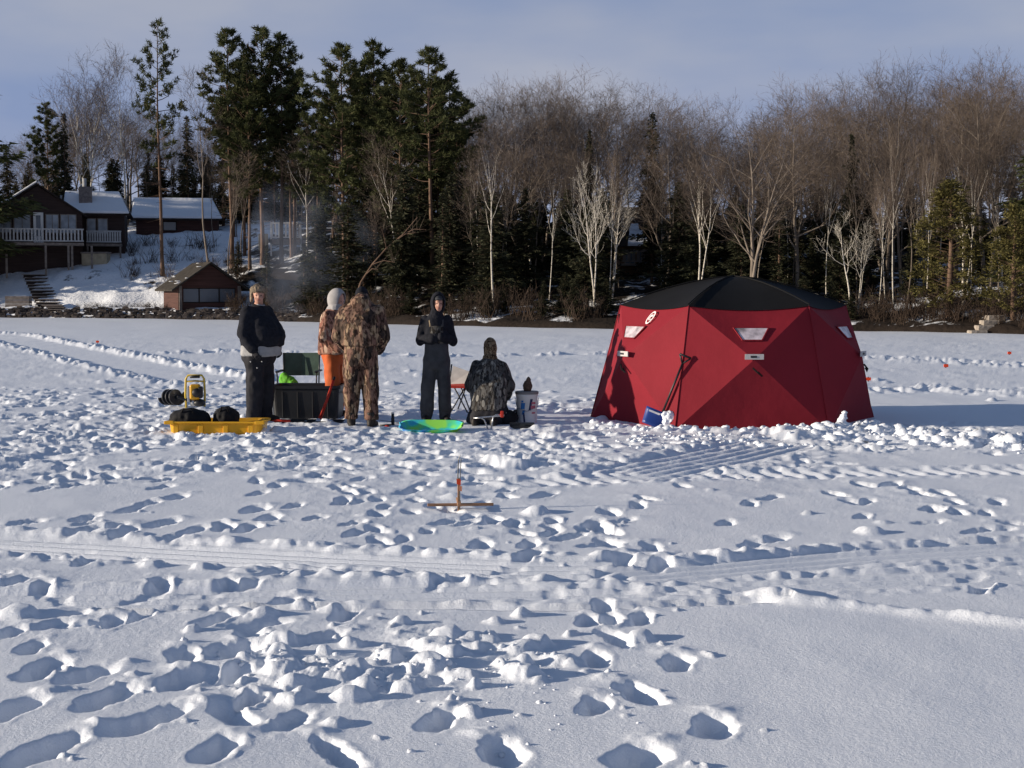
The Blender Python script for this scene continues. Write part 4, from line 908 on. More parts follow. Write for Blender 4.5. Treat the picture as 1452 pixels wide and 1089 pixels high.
# yellow sled with two bags
p = place(311, 611, .015); sl = empty('sled', p, math.radians(-1)); tag(sl, 'yellow plastic hauling sled in front of the man in fur hat', 'sled')
def rr_ring(w, d, z, r, n=5):
    out = []
    for cx_, cy_, a0 in ((w-r, d-r, 0), (-w+r, d-r, 90), (-w+r, -d+r, 180), (w-r, -d+r, 270)):
        for k in range(n): a = math.radians(a0+90*k/(n-1)); out.append(Vector((cx_+r*math.cos(a), cy_+r*math.sin(a), z)))
    return out
w, d, hgt = .565, .25, .175
mb = MB().loft([rr_ring(w-.04, d-.04, .0, .08), rr_ring(w-.015, d-.015, .03, .1), rr_ring(w-.0, d-.0, hgt-.03, .1), rr_ring(w+.03, d+.035, hgt-.02, .11), rr_ring(w+.03, d+.035, hgt, .11), rr_ring(w-.03, d-.025, hgt-.005, .1), rr_ring(w-.07, d-.05, .05, .08), rr_ring(w-.1, d-.08, .02, .06)])
mb.build('hull', YEL, sl, True).data.polygons.foreach_set('use_smooth', [False]*len(mb.f))
for k in range(4): bevel(MB().box((-.5+.3*k, -d-.012, .03), (-.44+.3*k, -d+.01, hgt-.03)).build('rib', YEL, sl), .004, 1)
for s_ in (-1, 1): bevel(MB().box((s_*(w-.02)-.06, -d-.04, hgt-.035), (s_*(w-.02)+.06, -d+.03, hgt+.006)).build('rim_corner', YEL, sl), .01)
BAG = mat('black_bag', (.010, .010, .012), .75, .2, 8, .3, 20, .2, .01)
def bag(name, loc, r, label, rz=0):
    o = empty(name, loc, rz); mb = MB(); mb.ball((0, 0, r[2]), r, 16, 10).ball((r[0]*.45, 0, r[2]*.9), (r[0]*.6, r[1]*.9, r[2]*.85), 14, 8).ball((-r[0]*.5, .02, r[2]*.85), (r[0]*.55, r[1]*.9, r[2]*.8), 14, 8)
    skinned('body', mb, BAG, .012, 3, o, None, .012, 12); MB().tube([(-r[0]*.4, -r[1]*.7, r[2]*1.3), (-r[0]*.2, -r[1]*.75, r[2]*2.0), (r[0]*.2, -r[1]*.75, r[2]*2.0), (r[0]*.4, -r[1]*.7, r[2]*1.3)], .012, 6).build('strap', BAG, o, True)
    MB().tube([(-r[0]*.8, 0, r[2]*1.7), (0, 0, r[2]*2.02), (r[0]*.8, 0, r[2]*1.7)], .006, 5).build('zip', STEEL, o)
    return tag(o, label, 'bag')
bag('duffel_bag', p+Vector((-.36, .0, .055)), (.25, .16, .13), 'long black duffel bag at the left in the yellow sled')
bag('duffel_bag', p+Vector((.08, .02, .055)), (.16, .15, .14), 'round black bag right of the long one in the yellow sled')
# ice auger: engine head with yellow handle frame, black flight lying left
p = place(277, 577, .02); au = empty('ice_auger', p, math.radians(8)); tag(au, 'yellow power ice auger with thick black screw lying on snow', 'auger')
YM = mat('yellow_metal', (.62, .44, .06), .45, .4)
MB().tube([(-.13, 0, 0), (-.14, 0, .22), (-.13, 0, .44), (-.10, 0, .49), (.10, 0, .49), (.13, 0, .44), (.14, 0, .22), (.13, 0, 0)], .016, 8).build('handle_frame', YM, au, True)
MB().tube([(-.07, 0, .475), (.07, 0, .475)], .025, 8).build('grip', BLACK, au, True)
MB().tube([(-.13, 0, .40), (0, .0, .41), (.13, 0, .40)], .013, 6).build('cross_bar', YM, au, True)
bevel(MB().box((-.075, -.10, .14), (.075, .10, .36)).build('engine_cover', YEL, au), .03, 3)
bevel(MB().box((.045, -.12, .16), (.115, .06, .33)).build('starter', BLACK, au), .025, 2)
MB().tube([(.03, -.10, .24), (.03, -.125, .24)], [.07, .06], 14).build('recoil_disc', BLACK, au, True)
bevel(MB().box((-.11, -.08, .10), (-.07, .08, .33)).build('muffler', STEEL, au), .012, 2)
MB().ball((.06, -.03, .09), (.09, .09, .06), 14, 8).build('fuel_tank', BLACK, au, True)
MB().tube([(-.02, 0, .15), (-.02, 0, .04)], [.06, .05], 12).build('gearbox', STEEL, au, True)
ax0, ax1 = Vector((-.24, .02, .17)), Vector((-.46, .36, .15)); fl = MB(); axd = (ax1-ax0).normalized(); e1 = axd.orthogonal().normalized(); e2 = axd.cross(e1); T_ = 3.6; K_ = 84
fl.tube([ax0+Vector((.16, -.02, -.05)), ax0, ax1], .028, 8)
for i in range(K_):
    vs_ = []
    for q in (i, i+1):
        f = q/K_; a = 2*math.pi*T_*f; c_ = ax0.lerp(ax1, f); rd = e1*math.cos(a)+e2*math.sin(a); vs_ += [c_+rd*.025-axd*.016, c_+rd*.118-axd*.012, c_+rd*.118+axd*.012, c_+rd*.025+axd*.016]
    fl.add(vs_, ((0, 1, 5, 4), (2, 3, 7, 6), (1, 2, 6, 5), (3, 0, 4, 7)))
fl.build('screw', BLACK, au)
# folding chair, dark green
p = place(418, 588, .0); p.y += .45; chg = empty('folding_chair', p); chg.scale = (.95, .95, .90); tag(chg, 'green folding camp chair behind the black tub', 'chair')
GRN = mat('green_canvas', (.065, .105, .085), .85, .2, 8, .2); DKM = mat('dark_metal', (.03, .032, .035), .4, .5, metal=.5)
def tubes(parent, name, lst, r=.011, mt=None):
    for a in lst: MB().tube(a, r, 7).build(name, mt or DKM, parent, True)
tubes(chg, 'leg', [[(-.26, -.22, 0), (.26, -.22, .42)], [(.26, -.22, 0), (-.26, -.22, .42)], [(-.26, .22, 0), (.26, .22, .42)], [(.26, .22, 0), (-.26, .22, .42)]])
tubes(chg, 'back_post', [[(-.26, .22, .4), (-.27, .27, .92)], [(.26, .22, .4), (.27, .27, .92)]]); tubes(chg, 'arm_post', [[(-.28, -.22, .4), (-.29, -.24, .64)], [(.28, -.22, .4), (.29, -.24, .64)]])
for s_ in (-1, 1): bevel(MB().box((s_*.285-.03, -.26, .635), (s_*.285+.03, .25, .66)).build('arm_rest', BLACK, chg), .01)
bevel(MB().box((-.26, -.23, .40), (.26, .23, .42)).build('seat', GRN, chg), .008); 
bb = MB(); bb.loft([[Vector((-.27, .27, .56)), Vector((0, .32, .56)), Vector((.27, .27, .56)), Vector((.27, .285, .56)), Vector((0, .335, .56)), Vector((-.27, .285, .56))], [Vector((-.275, .28, .92)), Vector((0, .33, .915)), Vector((.275, .28, .92)), Vector((.275, .295, .92)), Vector((0, .345, .915)), Vector((-.275, .295, .92))]]); bb.build('backrest', GRN, chg)
lime = blob('jacket', mat('lime_fabric', (.13, .42, .04), .8, .2, 9, .3), [((0, 0, .07), (.10, .10, .08)), ((-.06, .02, .10), (.07, .08, .09)), ((.06, -.03, .05), (.09, .09, .06))], .012, 4, None, p+Vector((-.16, .02, .37)), .014, 12)
tag(lime, 'bright lime green jacket heaped on the green chair', 'jacket')
# big black tub and the gear round it
p = place(438, 592, .03); tub = empty('plastic_tub', p, math.radians(-2)); tag(tub, 'large black plastic tub between the man in fur hat and camo hunter', 'tub')
w, d, hh = .405, .26, .485
mb = MB().loft([rr_ring(w-.0, d-.02, 0, .05), rr_ring(w+.02, d, .03, .06), rr_ring(w+.045, d+.03, hh-.05, .06), rr_ring(w+.065, d+.05, hh-.04, .07), rr_ring(w+.068, d+.05, hh, .07), rr_ring(w+.03, d+.015, hh-.003, .06), rr_ring(w-.01, d-.02, .05, .05)]); mb.build('hull', BLACK, tub)
for k in range(4): MB().tube([(-.3+.2*k, -d-.008, .06), (-.3+.2*k, -d-.028, hh-.08)], .009, 6).build('rib', BLACK, tub)
for s_ in (-1, 1): MB().tube([(s_*(w+.06), -.09, hh-.10), (s_*(w+.11), -.07, hh-.12), (s_*(w+.11), .07, hh-.12), (s_*(w+.06), .09, hh-.10)], .012, 6).build('handle', STEEL, tub, True)
q = Vector((P(472, 592).x, p.y-.36, 0)); ORG = mat('orange_red_plastic', (.50, .035, .018), .5, .3)
o = empty('ice_scoop', (at(454, 592, q.y).x, q.y, gmean(at(454, 592, q.y).x, q.y)+.0)); dv = at(473, 539, q.y+.05)-o.location
MB().tube([(0, 0, .02), dv*.5, dv], [(.020, .010), (.018, .010), (.018, .010)], 8, hint=(1, 0, 0)).build('shaft', ORG, o, True); MB().tube([(-.012, -.01, 0), (.004, 0, .05)], [.028, .02], 10).build('foot', ORG, o, True); MB().tube([dv, dv+dv.normalized()*.05], .016, 8).build('grip', BLACK, o, True)
tag(o, 'orange-red stick leaning diagonally against the black tub', 'stick')
o = empty('folding_stool', place(388, 590)); tubes(o, 'leg', [[(-.11, .0, .0), (-.02, .05, .40)], [(.0, -.02, .0), (-.02, .0, .36)], [(-.14, .0, .17), (.0, .0, .24)]], .010, STEEL); bevel(MB().box((-.06, -.05, .38), (.06, .1, .41)).build('seat', BLACK, o), .01)
tag(o, 'small stool with bare metal legs left of the black tub', 'stool')
o = empty('flat_sled', place(438, 598, .0)); 
mb = MB().loft([rr_ring(.44, .13, .0, .1), rr_ring(.46, .15, .035, .1), rr_ring(.44, .13, .03, .09), rr_ring(.40, .1, .012, .06)]); mb.build('hull', BLACK, o)
mb = MB(); mb.tube([(-.46, -.1, .03), (-.40, -.14, .04), (-.22, -.155, .04)], .018, 7); mb.build('edge', ORG, o, True); tag(o, 'flat black and red sled lying in front of the black tub', 'sled')
# rod and small things by the camo hunter's boots
o = empty('ice_fishing_rod', place(552, 604)); MB().tube([(-.12, .0, .02), (.02, 0, .03)], .012, 7).build('grip', BLACK, o, True); MB().tube([(.02, 0, .03), (.16, .02, .05), (-.28, .08, .10)], [.004, .004, .003], 5).build('rod', BLACK, o); MB().tube([(-.03, -.03, .0), (-.03, .03, .0)], .03, 12).build('reel', ORG, o, True)
tag(o, 'short fishing rod with red reel at the camo hunter\'s boots', 'fishing rod')
o = empty('thermos', place(557, 602)); MB().tube([(0, 0, 0), (0, 0, .10), (0, 0, .105), (0, 0, .15)], [.022, .022, .018, .018], 12).build('body', BLACK, o, True); MB().tube([(0, 0, .15), (0, 0, .17)], .019, 12).build('cap', STEEL, o, True); tag(o, 'small dark upright bottle right of the camo hunter', 'bottle')
# tie-dye sled
o = empty('disc_sled', place(612, 611, .03), math.radians(-3)); m = bpy.data.materials.new('tie_dye'); m.use_nodes = True; N, L = m.node_tree.nodes, m.node_tree.links; b = N['Principled BSDF']; b.inputs['Roughness'].default_value = .4
tcn = N.new('ShaderNodeTexCoord'); nzn = N.new('ShaderNodeTexNoise'); nzn.inputs['Scale'].default_value = 4; nzn.inputs['Detail'].default_value = 2; L.new(tcn.outputs['Object'], nzn.inputs['Vector']); cr = N.new('ShaderNodeValToRGB'); e = cr.color_ramp.elements
e[0].position = .36; e[0].color = (.04, .30, .70, 1); e[1].position = .62; e[1].color = (.30, .75, .10, 1); x_ = e.new(.48); x_.color = (.06, .58, .62, 1); x_ = e.new(.54); x_.color = (.10, .66, .30, 1); L.new(nzn.outputs[0], cr.inputs[0]); L.new(cr.outputs[0], b.inputs['Base Color'])
rk = Matrix.Rotation(math.radians(9), 4, 'X'); 
def rt(ring): return [rk @ v for v in ring]
mb = MB().loft([rt(rr_ring(.26, .16, .0, .12)), rt(rr_ring(.32, .20, .03, .14)), rt(rr_ring(.37, .24, .10, .16)), rt(rr_ring(.39, .26, .105, .17)), rt(rr_ring(.36, .23, .095, .16)), rt(rr_ring(.30, .18, .03, .13)), rt(rr_ring(.2, .1, .012, .08))]); mb.build('shell', m, o, True)
for s_ in (-1, 1): MB().tube([rk @ Vector((s_*.365, -.06, .10)), rk @ Vector((s_*.385, 0, .13)), rk @ Vector((s_*.365, .06, .10))], .010, 6).build('grip', m, o, True)
tag(o, 'shallow blue and green tie-dye sled on the trampled snow', 'sled')
# camp stool behind the hooded person
o = empty('camp_chair', place(652, 584)); PALEF = mat('pale_canvas', (.50, .48, .46), .85, .1, 8, .15)
tubes(o, 'leg', [[(-.14, -.1, 0), (.13, .05, .46)], [(.12, -.1, 0), (-.10, .05, .40)], [(-.05, .15, 0), (.10, -.08, .40)], [(.15, .12, 0), (.02, .0, .36)]], .010)
mb = MB().loft([[Vector((-.16, -.1, .36)), Vector((.10, -.12, .36)), Vector((.15, .1, .40)), Vector((-.12, .12, .38))], [Vector((-.17, -.1, .385)), Vector((.10, -.12, .385)), Vector((.16, .1, .43)), Vector((-.12, .12, .41))]]); mb.build('seat', ORG, o)
mb = MB().loft([[Vector((-.15, .08, .40)), Vector((.08, .02, .40)), Vector((.08, .04, .40)), Vector((-.15, .1, .40))], [Vector((-.10, .14, .66)), Vector((.14, .08, .58)), Vector((.14, .1, .58)), Vector((-.10, .16, .66))]]); mb.build('backrest', PALEF, o)
tubes(o, 'back_post', [[(.10, .05, .40), (.20, .10, .62), (.30, .10, .70)], [(-.15, .1, .38), (-.12, .16, .68)]], .011)
tag(o, 'folding chair with pale back and red seat beside the hooded person', 'chair')
# bucket with things on the lid
p = place(747, 600, .02); bk = empty('bucket', p); tag(bk, 'white plastic bucket with blue and red print beside the kneeling man', 'bucket')
WP = mat('white_plastic', (.66, .64, .63), .45, .4, 5, .1); 
def circ(r, z, n=28): return [Vector((r*math.cos(2*math.pi*k/n), r*math.sin(2*math.pi*k/n), z)) for k in range(n)]
MB().loft([circ(.125, 0), circ(.128, .01), circ(.138, .36), circ(.145, .365), circ(.145, .39)]).build('body', WP, bk, True).data.polygons.foreach_set('use_smooth', [True]*28*4+[False]*2)
MB().loft([circ(.150, .388), circ(.152, .40), circ(.152, .418), circ(.14, .424)]).build('lid', mat('grey_lid', (.18, .17, .17), .5, .3), bk)
def on_bucket(name, mt, pts):
    mb = MB(); out = []
    for u, z in pts: a = -math.pi/2+u/.135; r_ = .129+.028*z; out.append(Vector((r_*math.cos(a), r_*math.sin(a), z)))
    mb.add(out, (tuple(range(len(out))),)); return mb.build(name, mt, bk)
def patch(name, mt, u0, u1, z0, z1, skew=0):
    mb = MB(); n = 6
    for i in range(n):
        vs_ = []
        for u, z in ((u0+(u1-u0)*i/n, z0), (u0+(u1-u0)*(i+1)/n, z0), (u0+(u1-u0)*(i+1)/n, z1), (u0+(u1-u0)*i/n, z1)):
            a = -math.pi/2+(u+skew*(z-z0))/.135; r_ = .129+.030*z; vs_.append((r_*math.cos(a), r_*math.sin(a), z))
        mb.add(vs_, ((0, 1, 2, 3),))
    return mb.build(name, mt, bk)
PB = mat('blue_print', (.03, .16, .42), .5, .3); PR = mat('red_print', (.42, .10, .14), .5, .3); PN = mat('navy_print', (.02, .03, .09), .5, .3)
patch('print', PB, -.085, -.03, .20, .28, .1); patch('print', PB, -.075, -.045, .285, .31); patch('print', PB, -.07, -.035, .13, .19, .2); patch('print', PN, -.045, -.02, .03, .15, -.1)
patch('print', PN, .02, .055, .18, .33, .15); patch('print', PR, .05, .12, .20, .245); patch('print', PR, .06, .125, .26, .29); patch('print', PR, .065, .12, .14, .16)
MB().tube([(-.15, -.02, .34), (-.13, -.10, .22), (0, -.155, .17), (.13, -.10, .22), (.15, -.02, .34)], .004, 5).build('bail', STEEL, bk)
o = skinned('knit_hat', MB().ball((0, 0, .07), (.062, .06, .085), 14, 8).ball((.012, 0, .15), (.03, .03, .045), 10, 6), mat('brown_knit', (.10, .065, .05), .9, .1, 30, .3, 60, .4, .006), .008, 3, None, p+Vector((.01, 0, .415)), .004, 30); tag(o, 'pointed brown knit hat standing on the bucket lid', 'hat')
o = empty('tackle_tray', place(742, 606, .02)); bevel(MB().box((-.17, -.09, 0), (.14, .09, .055)).build('tray', BLACK, o), .01); bevel(MB().box((-.17, -.09, .056), (.14, .09, .075)).build('lid', BLACK, o), .008); MB().box((-.04, -.1, .045), (.02, -.09, .07)).build('latch', DKM, o)
tag(o, 'flat black tackle case on the snow in front of the bucket', 'case')
# bent metal legs of a low seat behind the kneeling man
o = empty('low_stool', place(692, 607)); tubes(o, 'leg', [[(-.18, .02, .13), (-.08, .0, .135), (-.045, -.01, .11), (.0, -.03, .0)], [(.20, .02, .17), (.10, .0, .175), (.065, -.01, .15), (.04, -.03, .0)]], .009, STEEL)
bevel(MB().box((.155, -.02, .14), (.195, .03, .22)).build('clip', ORG, o), .008); MB().tube([(-.18, .05, .13), (.2, .05, .16)], .009, 7).build('cross_bar', STEEL, o)
tag(o, 'low seat frame of bent metal tube behind the kneeling man', 'stool')
bag('gear_bag', place(722, 602, .02), (.14, .11, .10), 'black gear bag right of the kneeling man', 1.2)
# tip-up in the foreground
p = place(651, 722, .01); tp_ = empty('tip_up', p, math.radians(4)); tp_.scale = (.87, .87, .97); tag(tp_, 'wooden ice fishing tip-up with orange flag in the foreground', 'tip-up'); WD = mat('tip_up_wood', (.34, .19, .11), .7, .2, 12, .3, stretch=(1, 8, 8))
bevel(MB().box((-.285, -.018, .045), (.31, .018, .066)).build('cross_arm', WD, tp_), .003, 1)
bevel(MB().box((-.014, -.012, -.10), (.010, .012, .27)).build('upright', WD, tp_), .003, 1); bevel(MB().box((-.02, -.2, .066), (.015, .25, .084)).build('cross_arm', WD, tp_), .003, 1)
MB().tube([(.004, -.014, .02), (.008, -.016, .24), (.018, -.016, .43)], .004, 5).build('flag_spring', DKM, tp_); MB().tube([(-.012, 0, .26), (-.004, 0, .42), (.012, 0, .46)], [.006, .004, .003], 5).build('trip_rod', DKM, tp_)
MB().add([(-.022, -.022, .225), (.014, -.022, .215), (.016, -.022, .26), (-.024, -.022, .268), (-.022, -.018, .225), (.014, -.018, .215), (.016, -.018, .26), (-.024, -.018, .268)], ((0,1,2,3),(7,6,5,4),(0,4,5,1),(1,5,6,2),(2,6,7,3),(3,7,4,0))).build('flag', mat('orange_flag', (.75, .07, .02), .6, .2), tp_)
MB().add([(0, -.022, .17), (.024, -.022, .165), (.026, -.022, .205), (.002, -.022, .215), (0, -.018, .17), (.024, -.018, .165), (.026, -.018, .205), (.002, -.018, .215)], ((0,1,2,3),(7,6,5,4),(0,4,5,1),(1,5,6,2),(2,6,7,3),(3,7,4,0))).build('flag_tail', mat('faded_flag', (.70, .28, .16), .6, .2), tp_)
# flags of far tip-ups
for (px, py, s_, lb) in ((1231, 541, .55, 'small orange flag on the snow just right of the tent'), (1341, 522, .6, 'small orange flag out on the ice right of the tent'), (1431, 503, .6, 'small orange flag on the ice near the right edge'), (138, 487, .6, 'small orange flag far out on the ice at the left')):
    g = P(px, py); o = empty('marker_flag', (g.x, g.y, ground(g.x, g.y))); MB().tube([(0, 0, -.1), (0, 0, .16*s_)], .012, 6).build('stake', DKM, o); b = MB().box((-.07*s_, -.012, .02), (.09*s_, .012, .14*s_)).build('flag', MATS['orange_flag'], o); tag(o, lb, 'flag')
# lumps of crusted snow shovelled round the tent and the mound (uncountable)
rr = random.Random(21); cl = MB()
def clod(x, y, s_, dz=0):
    c0 = Vector((x, y, ground(x, y)+s_*.12+dz)); sq = rr.uniform(.55, .95); th0 = rr.uniform(0, 6); o0 = len(cl.v); rings = []
    for i, (ph, rad) in enumerate(((-.7, .8), (-.1, 1.05), (.4*sq, .8), (.75*sq, .3))):
        rings.append([c0+Vector((math.cos(a)*rad*rr.uniform(.6, 1.35), math.sin(a)*rad*rr.uniform(.6, 1.35), ph*rr.uniform(.55, 1.25)))*s_ for a in [th0+k*math.pi/3.5+rr.uniform(-.3, .3) for k in range(7)]])
    cl.loft(rings)
def clods(pts, n, sp, smin, smax):
    for k in range(n):
        i = rr.randrange(len(pts)-1); f = rr.random(); px = pts[i][0]*(1-f)+pts[i+1][0]*f; py = pts[i][1]*(1-f)+pts[i+1][1]*f; g = P(px, py); s_ = smin+(smax-smin)*rr.random()**2.2
        clod(g.x+rr.gauss(0, sp*.6), g.y+rr.gauss(0, sp), s_)
clods([(838, 604), (930, 612), (1040, 612), (1160, 613), (1245, 606)], 130, .10, .02, .075)
clods([(1150, 618), (1250, 618), (1350, 626), (1480, 634)], 420, .28, .02, .11)
clods([(870, 625), (1000, 622), (1150, 630)], 110, .3, .015, .05)
clods([(700, 652), (745, 650)], 26, .10, .02, .07); clods([(240, 616), (382, 616)], 30, .05, .015, .035)
clods([(300, 930), (480, 950), (640, 930), (740, 945)], 90, .22, .006, .024); clods([(560, 960), (720, 1010), (800, 950)], 60, .3, .006, .018)
g = P(1195, 613); clod(g.x, g.y, .13, .03)
for q in range(5): clod(g.x-.02+.01*q, g.y, .07-.009*q, .08+.035*q)
o = cl.build('snow_clods', SNOW, None, True); tag(o, 'broken lumps of crusted snow', 'snow', kind='stuff')
# ---------------------------------------------------------------- people
SKIN = mat('skin', (.50, .27, .20), .55, .3, 20, .1)
CAMO = camo_mat('leaf_camo', [(.10, .056, .042), (.24, .145, .10), (.035, .024, .021), (.18, .10, .075), (.30, .21, .135), (.07, .046, .034)], 8)
CAMOR = camo_mat('reddish_camo', [(.26, .11, .08), (.40, .21, .15), (.12, .055, .045), (.30, .15, .11), (.46, .32, .24)], 6.5)
CAMOD = camo_mat('dark_camo', [(.055, .054, .054), (.105, .10, .095), (.028, .028, .030), (.075, .07, .066), (.21, .20, .18)], 9)
CAMOB = camo_mat('bib_camo', [(.06, .055, .05), (.12, .11, .095), (.035, .032, .03), (.16, .15, .13)], 12)
CAMOK = camo_mat('brown_hood', [(.14, .095, .06), (.20, .14, .085), (.08, .05, .03), (.25, .19, .12)], 13, (1, 1, 1))
NAVY = mat('black_fleece', (.015, .016, .022), .9, .15, 30, .3, 60, .2, .004)
BLKP = mat('black_work_trousers', (.019, .019, .024), .8, .2, 10, .3)
GHOOD = mat('grey_sweatshirt', (.33, .33, .335), .9, .1, 14, .15)
LHOOD = mat('pale_grey_hood', (.36, .345, .345), .9, .1, 14, .12)
BIB = mat('charcoal_bibs', (.058, .060, .066), .8, .2, 8, .3)
ORB = mat('orange_bibs', (.55, .12, .035), .75, .2, 6, .2)
FUR = mat('grey_tan_fur', (.24, .19, .14), .95, .1, 40, .5, 70, .9, .02)
BOOT = mat('dark_boot', (.022, .018, .016), .6, .3, 12, .3); EYE = mat('eye_dark', (.02, .015, .012), .3, .4); LIP = mat('lips', (.36, .12, .10), .5, .3)
def ring(cx, cy, z, rx, ry, n=22, p=2.5):
    out = []
    for k in range(n):
        a = 2*math.pi*k/n; c_, s_ = math.cos(a), math.sin(a)
        out.append(Vector((cx+rx*math.copysign(abs(c_)**(2/p), c_), cy+ry*math.copysign(abs(s_)**(2/p), s_), z)))
    return out
def torso(rings): return MB().loft([ring(*r) for r in rings])
def cut(leg, z=.17):
    k, a = Vector(leg[1]), Vector(leg[2]); f = (k.z-z)/(k.z-a.z); return [leg[0], leg[1], k.lerp(a, f)]
def limb(mb, pts, rad, n=14):
    """a limb through its joints, with extra points so bends stay round"""
    P_, R_ = [], []
    for i in range(len(pts)-1):
        for f in ((0, .5) if i < len(pts)-2 else (0, .5, 1)):
            P_.append(Vector(pts[i]).lerp(Vector(pts[i+1]), f)); R_.append(rad[i]*(1-f)+rad[i+1]*f)
    mb.tube(P_, R_, n)
    for p, r in zip(pts, rad): mb.ball(p, r*.98, 12, 8)
    return mb
def head_into(mb, M):
    R3 = M.to_3x3()
    for c_, r in (((0, .012, .03), (.077, .096, .098)), ((0, -.022, -.035), (.058, .072, .078)), ((0, -.045, -.078), (.034, .036, .028)), ((0, -.094, -.012), (.014, .020, .026)), ((0, -.098, -.024), (.019, .015, .012)),
                 ((-.076, .012, -.005), (.012, .02, .032)), ((.076, .012, -.005), (.012, .02, .032)), ((0, -.076, .022), (.05, .018, .014)), ((.036, -.066, -.028), (.022, .02, .02)), ((-.036, -.066, -.028), (.022, .02, .02))):
        mb.ball(M @ Vector(c_), r, 14, 10, R=R3)
def face_bits(body, M):
    R3 = M.to_3x3()
    for s_ in (-1, 1): MB().ball(M @ Vector((s_*.031, -.085, .004)), (.011, .007, .006), 8, 6, R=R3).build('eye', EYE, body, True)
    MB().ball(M @ Vector((0, -.094, -.053)), (.022, .008, .006), 10, 6, R=R3).build('mouth', LIP, body, True)
def hood(name, mt, body, M, r=(.112, .125, .145), open_=.95, skirt=True, c_=(0, .02, .015)):
    """a hood open towards the face"""
    R3 = M.to_3x3(); mb = MB(); rings_ = []; n = 22
    for i in range(11):
        th = open_+(math.pi-.05-open_)*i/10; row_ = []
        for k in range(n):
            a = 2*math.pi*k/n; v = Vector((r[0]*math.sin(th)*math.cos(a), -r[1]*math.cos(th), r[2]*math.sin(th)*math.sin(a)))
            if v.z < -.03: v.z *= 1.12; v.x *= .95
            row_.append(M @ (v+Vector(c_)))
        rings_.append(row_)
    mb.loft(rings_, cap=False); mb.add(rings_[-1], (tuple(range(n)),)); o = mb.build(name, mt, body, True); m_ = o.modifiers.new('t', 'SOLIDIFY'); m_.thickness = .014; s2 = o.modifiers.new('s', 'SUBSURF'); s2.levels = 1; s2.render_levels = 1
    return o
def glove(name, mt, body, wrist, d, pn, curl=.5, side=1):
    """palm, four bent fingers of different length and a thumb from the side of the palm"""
    d = Vector(d).normalized(); pn = Vector(pn); pn = (pn-d*pn.dot(d)).normalized(); sx = d.cross(pn)*side; w = Vector(wrist); mb = MB()
    mb.tube([w-d*.03, w+d*.02, w+d*.06, w+d*.095], [(.032, .026), (.036, .024), (.044, .022), (.042, .018)], 12, hint=sx)
    for k, (o_, L_) in enumerate(((-.032, .062), (-.011, .074), (.011, .070), (.031, .052))):
        p = w+d*.09+sx*o_; q = p+(d*math.cos(curl*.6)+pn*math.sin(curl*.6))*L_*.45; s_ = q+(d*math.cos(curl*1.6)+pn*math.sin(curl*1.6))*L_*.33; t = s_+(d*math.cos(curl*2.4)+pn*math.sin(curl*2.4))*L_*.26
        mb.tube([p-d*.02, p, q, s_, t], [.0115, .0115, .011, .0105, .009], 8).ball(t, .009, 8, 6)
    p = w+d*.03-sx*.035; q = p+(d*.7-sx*.75+pn*.2).normalized()*.035; t = q+(d*.9-sx*.2+pn*.5).normalized()*.032
    mb.tube([p, q, t], [.014, .0125, .0105], 8).ball(t, .0105, 8, 6)
    return skinned(name, mb, mt, .0055, 2, body)
def boots(body, feet, mt=BOOT):
    for (x, y, z, a) in feet:
        R3 = Matrix.Rotation(a, 3, 'Z'); c_ = Vector((x, y, z)); mb = MB()
        mb.ball(c_+R3 @ Vector((0, -.06, .05)), (.054, .125, .052), 14, 8, R=R3).ball(c_+R3 @ Vector((0, -.14, .042)), (.056, .07, .042), 12, 8, R=R3).tube([c_+Vector((0, .02, .05)), c_+Vector((0, .03, .20))], [.062, .068], 12).ball(c_+R3 @ Vector((0, .04, .045)), (.05, .055, .045), 12, 8, R=R3)
        b = skinned('boot', mb, mt, .011, 3, body)
        pts = [R3 @ Vector((px_*.062, py_, 0))+c_ for px_, py_ in ((-.7, .09), (-.75, 0), (-.95, -.10), (-.8, -.18), (0, -.215), (.8, -.18), (.95, -.10), (.75, 0), (.7, .09))]
        MB().loft([[p+Vector((0, 0, .004)) for p in pts], [p+Vector((0, 0, .028)) for p in pts]]).build('sole', EYE, b)
def new_person(px, py, rz, scale, body_mb, label, sink=.02):
    g = P(px, py); o = skinned('person', body_mb, SKIN, .013, 2)
    o.location = (g.x, g.y, gmean(g.x, g.y, .12)-sink); o.rotation_euler = (0, 0, rz); o.scale = (scale,)*3
    return tag(o, label, 'person')
def base_body(J, M, slim=1.0):
    mb = torso([(0, 0, J['hz']-.06, .15, .11), (0, 0, J['hz']+.08, .15, .11), (*J['ch'][:2], J['ch'][2]-.12, .15, .11), (*J['ch'][:2], J['ch'][2]+.03, .15, .09), (*J['nk'][:2], J['nk'][2]-.02, .07, .06)])
    mb.tube([Vector(J['nk'])-Vector((0, 0, .05)), M @ Vector((0, .02, -.02))], [.060, .056], 12); head_into(mb, M)
    for s_ in (0, 1):
        limb(mb, J['arm'][s_], [.05, .042, .030], 10); limb(mb, J['leg'][s_], [.075, .055, .042], 10)
    return mb
def HM(pos, yaw=0, pitch=0, roll=0): return Matrix.Translation(pos) @ Matrix.Rotation(yaw, 4, 'Z') @ Matrix.Rotation(pitch, 4, 'X') @ Matrix.Rotation(roll, 4, 'Y')

